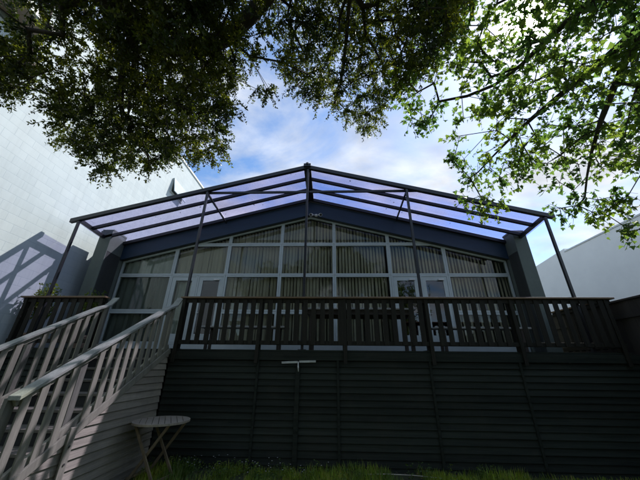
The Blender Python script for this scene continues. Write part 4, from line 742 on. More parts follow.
EVER=[(-3.27,1.37,4.30),(0.82,1.39,5.66),(-1.24,1.22,4.72),(-1.13,1.90,4.63),(-2.93,1.00,4.42),(0.11,1.62,6.12),(0.30,1.59,6.15),(-0.64,1.25,5.32),(-2.77,1.32,5.25),(-1.29,2.25,4.68),(0.88,1.78,5.64),(-1.70,1.11,4.84),(-2.96,1.10,5.41),(-2.68,2.04,4.78),(-2.01,1.38,4.87),(0.47,2.21,5.52),(-2.27,1.66,4.68),(-0.25,1.41,6.17),(1.12,1.20,5.55),(-2.01,1.77,4.46),(-2.86,0.83,4.65),(-2.21,1.59,5.13),(-1.35,2.30,4.33),(-2.92,1.24,4.49),(-2.59,2.58,4.03),(-0.95,1.35,4.73),(-1.98,1.16,4.94),(-2.83,1.01,4.72),(-1.72,1.35,5.12),(-1.58,1.66,4.92),(0.56,1.59,6.17),(1.23,1.79,4.86),(-1.62,2.32,4.55),(-1.23,1.29,4.71),(-1.69,1.23,5.24),(-1.33,1.56,5.10),(-2.24,2.20,4.19),(0.19,2.73,5.17),(-2.20,2.07,4.37),(-0.64,2.24,5.10),(-2.97,1.28,3.85),(-2.74,1.94,4.35),(-1.49,2.03,3.87),(-2.23,1.95,4.46),(-2.39,2.35,4.13),(-1.35,1.96,4.93),(1.08,1.91,4.98),(-0.10,1.60,6.01),(0.22,2.46,5.41),(-0.51,1.97,5.45),(-1.53,1.76,4.14),(-0.55,1.12,5.36),(-2.64,1.05,5.37),(-1.32,1.40,4.56),(-2.65,1.69,5.09),(-1.74,1.05,5.30),(0.48,2.17,5.79),(0.45,2.57,5.23),(-1.01,2.27,5.26),(-0.77,1.66,5.20),(0.73,1.18,5.65),(-3.11,1.58,4.26),(-1.77,1.46,4.50),(-2.79,1.46,5.20),(1.17,1.65,4.93),(-0.86,1.58,5.51),(-1.69,1.45,4.96),(-3.35,1.80,4.38),(-1.45,1.34,4.81),(0.23,1.86,6.19),(-2.47,1.27,5.39),(1.15,1.43,4.84),(-0.02,1.46,5.93),(0.08,1.76,5.64),(-0.03,2.66,5.66),(-1.82,2.54,4.01),(0.86,2.15,5.07),(-1.75,1.84,4.57),(-0.28,2.52,5.24),(-1.62,2.48,3.97),(0.61,1.61,5.82),(-2.87,2.45,4.30),(-0.34,2.03,5.51),(-2.65,2.15,4.17),(-1.34,1.66,4.36),(-3.16,1.76,4.45),(0.39,1.48,6.27),(0.31,2.69,5.28),(-0.19,1.42,5.71),(-2.91,2.58,4.06),(0.78,1.57,6.07),(1.01,1.67,5.00),(-3.32,1.89,4.47),(-1.12,2.04,4.64),(-2.61,1.77,4.59),(-2.99,2.23,4.40),(-0.98,1.06,4.78),(-2.57,1.45,4.79),(0.83,2.16,5.42),(-2.67,2.39,4.37),(-2.54,1.15,5.25),(0.74,2.44,5.70),(-0.05,2.00,5.63),(0.07,1.27,6.05),(-1.14,0.98,4.70),(-1.79,1.43,4.63),(-2.45,1.35,4.98),(-3.19,1.47,5.26),(-2.61,1.59,4.59),(-2.35,2.54,3.93),(-0.48,2.88,5.52),(-3.35,1.85,4.26),(-1.90,1.40,4.90),(-0.12,2.71,5.04),(-1.38,0.94,4.83),(0.89,1.99,5.07),(0.86,1.14,5.20),(-2.25,1.00,5.11),(-2.09,1.07,5.31),(-1.96,1.86,4.79),(1.12,2.33,5.07),(-1.99,1.86,4.40),(0.50,1.79,6.11),(0.45,1.88,5.81),(-2.91,1.44,5.19),(-1.56,1.00,4.79),(-2.76,2.19,4.09),(-1.47,1.36,4.57),(-1.82,0.96,5.10),(-1.02,1.22,5.05),(1.09,2.16,5.50),(-1.49,1.48,4.48),(-3.20,1.45,4.02),(-2.44,1.33,5.30),(-0.93,1.50,4.85),(0.02,1.67,5.75),(-1.86,1.26,4.87),(0.71,2.54,5.30),(0.79,1.43,5.31),(0.34,2.04,6.11),(-1.38,2.01,4.75),(-2.41,1.63,5.10),(-0.48,2.35,5.57),(-2.36,1.18,5.52),(-0.23,2.00,6.16),(0.93,1.51,5.14),(0.04,2.88,5.52),(-1.45,0.90,4.91),(-0.21,1.96,5.67),(-2.25,1.38,5.08),(-3.44,1.63,4.34),(-1.64,1.67,4.48),(1.03,1.31,5.04),(-2.40,2.18,3.93),(0.60,2.17,5.46),(0.42,2.93,5.32),(-2.22,1.18,5.31),(-2.47,1.56,5.17),(0.33,1.22,5.83),(0.12,1.99,5.80),(-1.05,1.07,5.19),(-1.97,2.10,4.10),(-2.06,2.45,4.10),(1.15,1.32,4.92),(-1.59,1.34,4.93),(-0.48,1.51,6.07),(-2.89,1.53,4.58),(-1.94,1.62,4.62),(-2.16,1.87,4.82),(-1.78,2.21,4.40),(-1.21,1.67,5.07),(1.22,1.63,5.44),(0.68,1.34,5.97),(1.08,1.40,5.68),(-2.05,0.99,5.28),(0.08,2.56,5.95),(-2.73,1.16,5.46),(-1.89,1.12,5.29),(-2.43,1.43,4.80),(-0.14,1.68,5.69),(-0.88,1.38,4.88),(0.12,1.44,5.88),(-0.89,1.02,4.88),(-1.38,1.14,4.68),(-1.36,2.40,3.86),(0.98,1.73,5.38),(0.48,2.59,5.90),(-2.40,1.97,4.72),(1.19,1.38,5.51),(-0.10,1.28,6.08),(1.11,1.71,5.40),(-0.43,1.78,5.51),(-0.11,2.22,5.44),(-1.05,0.93,4.98),(0.32,2.94,5.03),(0.48,1.29,5.79),(-1.16,1.75,4.80),(-3.04,2.29,4.14),(-0.55,1.47,5.37),(-2.24,1.03,5.40),(-2.71,2.21,4.45),(-0.32,1.52,5.55),(-1.79,1.61,4.71),(0.32,2.25,5.97),(-1.93,1.23,4.79),(-3.27,1.89,4.89),(0.59,1.96,5.67),(-3.08,1.57,4.10),(-1.19,1.62,4.61),(-1.30,1.07,4.76),(-2.47,2.10,4.49),(-2.19,1.75,4.73),(0.71,2.57,5.61),(-1.66,2.15,3.78),(0.87,1.38,5.90),(-2.10,2.32,4.04),(1.07,2.30,5.24),(0.66,2.91,5.12),(-1.85,1.48,5.05),(-0.86,2.64,5.12),(-1.28,2.23,4.00),(-1.50,1.86,4.48),(0.95,2.12,5.54),(-1.08,1.04,4.66),(-1.27,1.88,4.25),(-0.29,2.81,5.25),(-1.28,1.63,4.54),(-1.16,1.44,5.14),(0.75,1.80,5.58),(-1.10,1.15,4.69),(-1.59,2.37,4.37),(-0.34,1.23,5.72),(-0.77,1.88,5.03),(-0.17,2.09,5.62),(-1.92,1.45,4.58),(-0.45,2.17,5.55),(-0.07,1.92,5.89),(-1.23,1.51,4.62),(-0.81,1.17,5.17),(-0.33,1.84,6.01),(-0.44,2.05,5.80),(1.24,1.58,4.97),(-2.85,1.83,4.44),(-2.94,1.11,4.10),(0.95,2.36,5.08),(0.77,2.73,5.12),(-1.51,2.00,4.33),(-1.19,1.83,5.20),(-2.50,2.41,3.66),(-1.39,1.07,5.10),(0.92,1.44,5.19),(0.31,2.38,5.94),(-2.54,1.22,5.53),(-2.56,1.14,4.98),(-1.94,2.21,3.72),(-1.68,2.06,3.97),(-0.99,1.34,5.35),(-2.01,2.05,4.65),(0.77,1.85,5.39),(-3.21,1.86,4.22),(0.79,1.60,5.50),(-2.44,1.90,4.83),(-0.49,2.69,5.58),(-2.07,1.20,5.31),(-0.44,1.63,5.51),(0.78,2.05,5.53),(-2.16,1.94,4.12),(0.24,2.32,5.58),(-2.56,1.30,5.24),(0.56,3.42,5.21),(-3.04,1.83,4.32),(-0.75,0.97,5.09),(-1.29,1.06,5.31),(-3.06,1.60,5.09),(-2.02,2.34,4.20),(-1.68,1.88,4.81),(-0.32,2.53,5.62),(0.17,1.47,6.22),(-0.95,1.24,4.84),(-2.38,0.96,5.17),(-0.66,1.83,5.75),(-0.81,1.00,5.00),(-1.05,1.93,5.00),(1.13,1.16,5.14),(0.00,1.31,5.95),(-1.68,1.44,4.67),(1.02,1.95,5.36),(-0.12,2.69,5.50),(-1.12,1.85,4.79),(-2.19,2.23,4.46),(0.69,1.75,5.79),(0.63,1.39,5.77),(1.01,1.40,5.42),(-2.85,2.40,4.10),(-0.26,2.40,5.92),(0.87,2.44,5.03),(1.13,1.94,5.26),(-3.14,2.50,4.14),(0.40,1.51,5.80),(-1.78,2.03,4.25),(-2.72,1.45,4.92),(-1.41,2.78,4.26),(-1.70,1.22,4.77),(-0.01,2.30,5.92),(-2.84,0.89,5.02),(-0.11,1.74,6.10),(0.09,3.20,5.50),(-2.03,2.44,3.75),(-2.49,2.54,4.15),(-0.31,1.67,6.22),(-3.27,1.95,4.71),(-3.21,1.55,4.05),(-1.16,1.34,5.19),(-3.27,1.76,4.64),(-1.74,2.51,4.20),(-1.57,1.79,4.40),(-2.66,1.27,5.38),(0.14,2.33,5.83),(-0.28,1.35,5.71),(0.20,1.27,5.93),(0.50,2.97,4.97),(1.05,1.01,4.99),(0.38,1.83,6.00),(-1.34,1.50,4.40),(-2.79,1.12,4.88),(-2.63,1.35,5.17),(0.88,1.39,5.36),(-2.91,2.09,4.15),(1.11,1.31,5.64),(0.59,1.92,6.05),(-2.17,1.20,5.09),(-1.13,2.15,5.01),(1.10,2.10,5.04),(0.66,2.89,5.50),(-0.92,1.14,5.00),(-0.88,0.94,4.98),(-1.29,2.47,4.49),(-2.76,2.55,4.08),(-1.73,1.25,5.03),(1.11,1.25,4.97),(-1.27,0.94,4.95),(-1.41,2.32,3.96),(-1.42,0.98,4.71),(-1.47,1.32,4.98),(-1.22,1.96,4.54),(-1.22,1.97,4.17),(-2.59,1.46,5.36),(-1.81,1.23,5.27),(-1.25,1.13,4.75),(0.55,1.26,5.92),(0.60,2.73,5.73),(0.83,2.39,5.20),(-0.12,1.42,6.03),(0.19,2.54,5.24),(-2.02,2.02,4.39),(0.89,1.25,5.77),(-1.12,2.08,4.22),(-1.18,1.08,5.26),(-2.99,1.37,4.31),(-1.54,2.10,4.15),(-2.05,1.57,4.63),(0.42,2.01,5.76),(-2.05,1.20,4.86),(-1.86,2.13,4.14),(0.14,1.62,5.84),(-1.86,2.41,3.81),(1.13,1.56,5.49),(-3.36,1.70,4.17),(0.63,1.84,5.65),(-1.10,1.03,4.86),(1.11,1.86,4.70),(-2.56,1.51,5.25),(1.02,1.95,5.60),(-0.44,1.51,5.75),(-3.37,1.63,4.44),(0.62,2.09,5.59),(-1.01,1.93,5.41),(-2.20,2.27,4.10),(-0.52,2.52,5.58),(0.71,1.54,5.71),(-2.63,2.02,4.27),(-2.22,1.59,4.78),(-1.02,1.78,4.95),(0.13,2.06,5.62),(-1.50,1.11,5.11),(-1.45,1.94,4.43),(1.23,1.74,5.34),(-1.24,1.32,4.58),(-1.63,0.92,4.89),(-2.94,1.47,5.05),(0.37,2.41,5.37),(-2.92,2.02,4.29),(-2.06,1.95,4.71),(-2.27,1.52,5.06),(-0.81,1.39,5.47),(0.30,1.75,6.30),(-1.27,1.46,5.07),(-0.76,2.04,5.65),(-1.52,1.49,4.34),(-1.09,1.43,4.83),(-0.86,1.28,4.86),(-2.98,1.69,4.46),(-2.82,1.57,5.29),(-2.63,1.23,4.89),(-0.75,1.16,5.43),(-2.55,1.07,5.61),(0.96,1.13,5.37),(-0.23,1.29,6.10),(-1.89,1.04,5.07),(-1.36,1.58,4.94),(1.25,1.90,5.24),(-0.19,2.70,5.29),(-1.83,1.15,4.85),(0.94,1.37,5.67),(-1.86,2.01,4.41),(0.69,3.05,5.01),(-2.47,1.99,4.55),(-0.27,2.16,5.28),(0.48,1.51,6.38),(-1.65,2.41,4.77),(-0.96,2.32,5.37),(-1.07,1.48,5.66),(-0.73,1.44,6.26),(-1.25,1.92,5.81),(1.00,2.66,6.26),(1.35,1.64,6.02),(0.65,3.63,5.78),(-3.84,1.71,4.91),(-0.67,2.74,5.75),(-1.18,1.11,5.56),(1.42,2.25,5.45),(1.12,2.65,5.81),(-0.16,1.62,6.69),(-1.84,1.18,5.91),(0.97,1.71,6.04),(-3.27,1.26,5.02),(-3.39,2.45,4.55),(-1.37,1.63,5.06),(0.47,2.37,6.32),(-2.49,2.40,4.97),(-0.37,3.19,6.13),(1.23,1.37,5.84),(1.05,1.98,6.19),(-3.90,2.21,4.81),(-0.17,2.27,6.32),(-1.34,2.24,4.90),(-2.79,2.73,4.34),(1.42,1.90,5.68),(-3.02,1.49,5.38),(-3.29,1.29,5.69),(-2.48,1.62,5.71),(-1.87,1.41,5.21),(-1.27,1.37,6.03),(-3.04,2.34,5.21),(0.80,1.43,6.07),(-1.12,2.93,5.52),(-1.71,1.84,5.21),(-2.78,1.24,6.11),(-0.43,1.76,6.70),(-1.96,2.06,5.11),(-0.86,1.58,5.76),(-3.18,2.47,4.92),(-1.97,2.58,4.96),(-2.98,1.32,5.75),(0.07,1.97,6.69),(-2.61,1.28,5.78),(-2.56,1.80,5.54),(0.99,2.88,5.52),(-2.33,1.71,5.52),(1.26,2.53,5.89),(-1.58,1.25,5.36),(-3.25,1.82,5.20),(1.25,2.38,5.29),(0.43,3.34,6.12),(-2.18,2.25,4.94),(-2.70,1.63,5.85),(-1.96,1.62,5.44),(0.36,2.12,6.32),(-0.73,2.39,6.11),(0.47,2.89,6.18),(-0.98,1.43,6.33),(-2.15,1.96,5.08),(0.70,1.77,6.35),(-2.03,2.96,4.46),(-0.03,2.58,6.66),(-0.44,2.15,6.63),(0.87,1.66,6.31),(0.07,1.53,6.92),(-2.05,1.31,5.49),(0.36,2.47,6.11),(-3.38,1.21,4.69),(-3.07,1.42,5.73),(-3.27,2.09,5.03),(-1.78,1.52,5.51),(-3.06,2.74,4.52),(-3.15,1.05,5.22),(-2.71,1.81,5.23),(-1.68,2.83,4.16),(1.07,1.46,6.04),(-2.07,1.24,5.65),(0.31,2.76,6.27),(0.11,3.41,5.88),(-2.46,1.41,5.94),(-3.83,1.61,4.48),(-2.85,2.58,4.67),(1.45,2.05,5.57),(0.23,2.50,6.49),(-1.49,2.04,5.04),(-2.66,2.06,5.00),(-1.70,3.19,4.79),(-1.43,1.41,5.50),(-1.24,2.30,5.47),(-3.36,2.52,4.41),(-0.13,3.27,6.21),(0.74,2.61,5.82),(-1.98,1.04,5.48),(-3.85,1.80,4.69),(-0.95,1.68,5.59),(-0.27,2.61,6.05),(-2.04,2.43,4.79),(-3.96,1.96,4.59),(-2.65,2.16,5.33),(-2.96,1.20,5.90),(-2.75,1.25,5.82),(-1.83,2.61,4.68),(-2.39,1.31,5.97),(-2.31,2.41,4.38),(0.68,3.03,6.21),(1.19,2.08,5.44),(-0.36,2.45,6.07),(-1.10,1.90,5.33),(0.86,2.31,6.21),(-1.39,1.15,5.60),(-1.74,1.16,5.32),(-3.45,1.52,4.16),(-2.49,2.08,4.89),(-1.27,1.86,5.09),(0.60,1.97,6.36),(-3.44,2.76,4.81),(-2.21,2.37,4.85),(-1.88,2.12,5.34),(-1.16,1.34,5.31),(-2.24,1.47,5.62),(-2.49,2.60,4.29),(-0.95,2.06,6.03),(-0.68,1.52,5.94),(0.08,2.86,5.84),(-0.57,2.99,5.83),(-1.77,2.40,5.00),(-2.03,2.23,5.01),(-1.76,1.21,5.71),(0.67,1.45,6.36),(-3.47,2.36,4.94),(-0.11,1.40,6.47),(-0.06,1.96,6.41),(-2.72,1.72,5.35),(-2.21,1.33,5.34),(-2.02,1.76,5.06),(-2.99,2.90,4.05),(-0.42,2.24,6.16),(-0.58,2.59,5.83),(1.12,1.85,5.67),(-0.24,1.83,6.28),(-2.04,1.45,5.80),(-2.71,1.39,5.57),(0.82,1.78,6.12),(0.74,2.60,6.18),(-3.65,1.74,5.38),(-3.40,1.82,4.84),(1.22,1.69,5.79),(-1.16,2.08,5.39),(-1.28,2.01,5.01),(-3.48,2.61,4.85),(-1.78,2.85,4.49),(-2.45,2.40,4.60),(1.03,2.22,5.63),(-3.08,1.71,5.73),(0.65,1.84,6.88),(-2.63,1.45,5.91),(-1.91,1.83,5.20),(0.20,1.77,6.62),(-1.01,1.35,5.68),(-1.85,2.25,5.06),(0.63,2.18,6.00),(-1.54,1.10,5.58),(1.43,1.89,5.95),(-1.22,2.18,5.00),(-0.43,1.86,6.32),(-3.91,1.93,4.93),(-3.03,2.76,4.28),(-2.10,2.72,4.11),(0.23,1.55,6.62),(1.12,2.19,5.98),(-0.37,1.64,6.70),(1.01,2.17,6.30),(0.01,2.19,6.50),(0.36,1.89,6.33),(0.70,2.96,5.51),(-3.22,1.72,5.66),(-1.60,1.58,5.09),(-0.01,1.81,6.82),(-3.19,1.48,5.59),(-1.34,1.70,5.82),(-3.46,2.05,4.78),(0.96,1.49,6.63),(-1.41,1.23,5.29),(-1.65,2.38,5.16),(-2.94,1.55,5.62),(-3.76,1.99,4.68),(-3.37,1.72,5.52),(-1.40,1.28,5.65),(-1.34,1.50,5.30),(0.28,3.62,5.84),(-1.97,2.57,4.46),(-3.06,0.88,4.83),(1.11,1.63,6.08),(-1.28,1.37,5.72),(-0.43,1.49,6.73),(0.38,1.42,6.49),(-2.47,1.88,5.39),(0.90,2.07,6.38),(-2.43,2.92,4.17),(-3.64,2.08,5.18),(-1.37,1.80,5.17),(-1.59,1.42,5.42),(-0.39,2.88,6.08),(-0.59,2.55,6.15),(-3.44,2.70,4.35),(0.80,2.84,5.63),(-1.48,2.84,5.03),(-2.57,1.96,5.23),(-1.56,1.90,5.13),(-2.22,1.09,5.66),(-3.39,1.15,6.01),(-2.19,1.99,4.86),(0.55,2.13,6.26),(-2.78,2.31,4.72),(-3.37,2.83,4.62),(-1.60,2.93,4.81),(-2.76,2.93,4.31),(-2.93,1.39,5.93),(-2.11,2.42,4.37),(0.08,2.87,6.33),(-1.17,1.28,6.10),(-0.16,2.54,6.21),(-1.25,1.85,5.40),(-2.77,1.60,5.62),(-3.23,2.05,5.41),(-0.74,1.87,6.15),(-2.19,1.77,5.50),(-2.99,2.45,4.67),(0.33,1.66,6.62),(0.59,3.44,5.95),(-1.52,1.18,5.50),(1.15,2.52,5.33),(-2.80,2.42,5.09),(-2.02,1.22,5.91),(0.04,2.47,6.02),(-2.61,2.96,4.44),(-1.54,2.52,5.03),(-1.65,1.72,5.64),(0.20,2.04,6.58),(0.39,1.79,6.53),(0.09,1.74,7.06),(-2.56,1.42,5.46),(-2.37,2.15,4.89),(1.22,1.42,6.30),(-1.09,1.59,5.54),(-2.20,2.49,4.68),(-1.73,1.35,5.28),(-0.70,2.17,6.24),(-2.85,1.65,5.26),(0.47,2.93,5.88),(-3.83,2.34,4.87),(-0.19,3.19,5.77),(-2.63,2.38,4.74),(-1.59,2.62,4.85),(-1.91,2.38,4.49),(-2.07,1.46,5.26),(-3.74,1.75,4.40),(-2.74,2.65,4.59),(-2.89,1.19,6.06),(1.24,1.22,5.63),(-1.78,2.85,4.88),(-3.56,1.85,4.81),(-2.99,2.97,4.32),(1.48,1.73,5.94),(0.68,3.83,5.64),(0.54,2.86,6.50),(0.71,1.64,6.60),(-2.03,2.65,4.28),(-3.89,2.12,4.97),(-0.43,3.16,5.77),(0.97,2.82,5.95),(-1.95,1.72,5.25),(-4.01,2.21,4.71),(-2.63,1.67,5.60),(-2.40,2.01,5.33),(-0.22,1.84,6.88),(0.81,2.15,6.28),(-1.59,2.40,5.40),(1.15,1.42,5.71),(-1.28,1.67,5.35),(0.57,2.50,6.21),(1.17,1.96,5.60),(1.13,1.84,6.01),(-0.19,2.18,6.57),(-1.57,1.95,4.83),(-1.65,1.50,5.16),(0.20,2.35,6.57),(-4.04,2.11,4.68),(-3.22,1.32,6.04),(-0.15,2.95,6.12),(-1.96,2.42,4.98),(-2.22,2.20,5.17),(-2.48,1.24,5.84),(-2.81,1.45,5.99),(1.32,1.36,5.66),(0.82,3.29,5.50),(-2.45,2.75,4.50),(0.55,1.85,6.42),(0.97,1.27,5.95),(-0.25,1.41,6.32),(-1.34,2.62,5.35),(-2.52,1.78,5.23),(-3.23,2.75,4.30),(1.05,1.65,6.38),(-3.21,1.07,4.87),(-1.52,1.51,5.46),(-1.04,1.29,6.20),(-2.47,2.57,4.92),(-3.66,2.54,4.92),(-3.22,1.76,5.46),(-1.41,2.62,5.03),(0.15,3.30,6.09),(-1.00,1.23,5.62),(-1.25,1.97,6.20),(-2.34,2.29,5.26),(-2.59,1.70,5.82),(-1.52,1.39,6.33),(-2.12,3.28,5.25),(-2.37,2.96,4.81),(-1.03,1.83,6.91),(-2.31,2.50,5.59),(-2.44,1.95,5.76),(-2.93,1.27,6.22),(-2.10,2.36,5.80),(-3.83,1.68,5.50),(-3.46,1.23,6.29),(1.58,2.12,6.57),(0.09,2.97,6.88),(-2.49,2.61,4.97),(1.48,1.69,6.05),(-2.44,1.53,6.47),(0.22,1.97,7.39),(1.12,1.75,6.78),(-0.50,1.87,7.24),(0.57,2.01,7.40),(-3.66,3.51,4.58),(1.15,1.61,6.87),(-1.87,2.70,5.62),(-0.34,3.64,6.59),(-4.28,1.91,4.90),(-3.60,1.22,5.36),(-0.56,2.18,6.90),(-2.35,1.70,6.34),(-2.74,3.00,4.57),(-3.42,2.32,5.37),(-3.07,3.01,5.02),(-2.52,1.80,5.71),(-0.33,1.69,7.45),(-3.75,2.06,5.73),(-0.18,1.77,7.28),(-1.41,1.83,6.09),(0.98,2.51,7.14),(-0.90,2.64,6.38),(-1.05,3.39,6.09),(0.48,1.80,7.26),(-1.74,1.44,5.92),(-1.36,1.71,6.46),(0.18,2.20,7.01),(-3.13,2.78,5.31),(0.93,3.52,6.04),(-4.08,2.14,5.27),(0.01,3.53,6.46),(-2.61,1.35,6.56),(-4.39,2.42,5.42),(-2.98,2.06,5.65),(-1.73,1.68,6.09),(-0.33,2.56,6.61),(-1.78,2.63,5.15),(0.24,2.78,7.07),(-2.91,2.66,5.38),(-0.47,2.97,6.27),(-4.27,1.74,5.35),(-3.33,3.01,4.88),(-2.41,1.38,6.26),(0.89,2.97,6.68),(-3.15,1.62,6.07),(-2.29,1.84,6.05),(-4.19,2.01,4.90),(-2.59,2.25,5.32),(1.64,2.09,6.13),(-0.02,3.42,6.77),(-1.83,1.59,5.82),(0.61,3.82,5.80),(-1.55,2.48,6.14),(-1.70,1.58,6.34),(-1.25,2.90,6.15),(-0.01,1.74,7.47),(-0.12,1.96,7.40),(-1.80,2.26,5.63),(-3.07,1.98,6.13),(0.85,1.68,7.14),(0.80,1.95,7.43),(-0.61,2.77,6.60),(-4.01,3.00,4.92),(0.46,3.85,6.30),(-4.23,2.55,5.38),(-1.63,2.66,5.93),(-0.58,1.99,7.00),(1.09,3.00,6.09),(-3.87,1.13,5.98),(-1.52,3.02,5.88),(-2.43,3.31,4.64),(0.98,2.11,6.99),(-1.02,1.51,6.97),(-1.08,2.16,6.10),(0.60,3.18,6.83),(-3.69,1.77,6.35),(-2.20,3.43,5.03),(-1.28,1.49,6.23),(1.41,2.40,5.94),(-1.34,2.00,5.96),(-2.59,1.29,6.13),(1.36,2.22,6.12),(-1.43,1.62,6.03),(-1.61,3.02,5.38),(0.63,2.57,7.14),(-3.30,3.30,4.92),(-3.43,1.98,6.14),(1.21,2.88,6.56),(-1.88,1.91,6.20),(-2.86,1.36,6.19),(-3.70,3.25,4.71),(0.02,2.13,7.45),(-3.31,1.83,6.18),(0.36,3.53,6.58),(0.24,2.31,6.80),(-2.20,1.94,5.52),(-4.02,2.07,4.84),(-3.61,1.45,5.91),(-1.74,3.00,5.10),(-3.70,2.58,5.11),(-2.26,3.07,5.25),(0.57,2.19,6.84),(1.43,2.00,6.81),(-3.50,2.89,4.97),(-1.72,1.97,6.01),(1.42,1.77,6.67),(-2.96,2.28,5.62),(-3.18,1.50,6.30),(-3.90,2.31,5.33),(0.63,1.70,7.38),(1.26,1.57,6.52),(1.32,2.45,6.77),(-1.74,2.31,5.40),(-1.89,1.72,5.64),(1.11,2.40,6.25),(0.81,3.64,5.81),(-3.14,1.61,6.56),(-0.23,2.99,6.71),(-2.03,2.12,6.02),(-2.69,3.23,4.42),(-0.64,1.58,6.91),(1.51,2.22,5.87),(-2.24,1.64,5.69),(-1.72,1.28,6.10),(-1.92,1.30,5.98),(1.41,2.16,6.42),(1.26,2.05,6.68),(-1.77,2.21,6.12),(1.01,1.95,7.03),(-2.61,2.88,4.74),(1.53,2.65,5.96),(-2.30,2.68,5.12),(0.77,3.25,6.29),(1.51,1.52,6.55),(0.54,2.84,7.16),(-2.18,1.33,6.45),(0.39,2.02,6.93),(-3.23,3.40,4.59),(-1.06,1.31,6.23),(-3.44,1.78,6.04),(-3.63,1.90,5.86),(-3.27,2.76,5.15),(-3.45,3.22,4.78),(-0.39,2.43,6.96),(0.76,2.75,6.74),(-0.85,2.00,6.36),(-0.06,2.62,7.34),(-2.48,1.37,5.98),(-0.06,2.79,7.05),(-2.39,1.34,6.50),(-1.78,3.34,4.82),(-3.41,1.60,6.24),(-1.35,1.91,6.53),(-4.27,2.43,5.05),(-3.39,1.46,6.33),(0.21,1.72,7.11),(0.13,3.61,6.07),(-2.36,2.52,5.19),(-0.85,2.48,6.82),(-0.18,2.27,7.05),(-0.24,1.97,6.92),(-2.69,2.52,5.43),(0.46,2.80,6.65),(-1.62,2.76,5.37),(-2.77,2.17,5.79),(0.20,3.32,7.00),(-0.66,3.14,6.09),(-2.05,2.09,5.62),(-4.02,2.22,5.41),(-1.61,2.32,5.61),(-3.49,1.38,6.62),(-1.37,1.36,6.44),(-2.32,2.18,5.55),(-1.86,2.83,5.06),(-3.02,1.81,6.39),(-1.14,1.55,6.56),(0.96,2.67,6.86),(-2.81,1.57,6.12),(-2.58,2.91,5.06),(-1.27,2.23,5.93),(-4.03,2.88,5.13),(0.77,2.96,6.27),(-2.03,2.68,5.17),(-2.45,1.50,6.07),(-3.21,2.52,5.64),(1.52,1.60,6.29),(1.36,3.07,6.40),(-1.95,2.34,5.40),(-3.90,3.20,5.02),(-3.15,2.60,5.36),(-0.57,2.55,6.89),(-1.47,1.53,6.23),(-2.74,2.68,4.93),(-1.99,2.53,5.32),(-2.41,1.59,5.92),(1.20,2.28,6.82),(-1.52,2.11,5.62),(1.58,2.38,5.74),(-3.41,2.12,5.62),(-3.71,2.81,5.30),(0.73,3.79,6.49),(-1.67,2.84,5.85),(0.30,1.73,7.58),(-4.02,1.71,4.60),(0.73,2.15,7.40),(-1.56,1.30,5.90),(-1.86,1.40,6.15),(-1.69,1.87,6.25),(0.42,3.47,6.92),(-2.25,2.10,6.06),(-2.01,3.36,4.60),(-2.99,2.11,6.00),(-3.81,2.93,5.07),(-1.97,1.49,6.03),(-4.07,2.03,5.06),(-3.83,1.35,5.11),(-1.52,2.90,6.15),(1.16,3.48,6.31),(0.80,2.20,6.83),(-0.66,2.84,6.28),(-3.50,1.69,5.84),(1.52,2.92,6.06),(-2.55,2.17,5.49),(1.18,1.83,6.61),(-1.93,2.26,5.98),(-0.16,3.73,6.33),(0.35,4.17,6.28),(-4.15,1.93,4.65),(-2.58,3.11,4.67),(-2.79,1.27,6.32),(-4.45,2.40,5.03),(-3.13,1.96,5.86),(0.37,2.44,6.74),(-1.45,2.68,6.22),(-2.98,1.78,5.99),(-3.24,2.92,5.06),(-3.82,3.04,4.67),(0.99,1.88,7.29)]
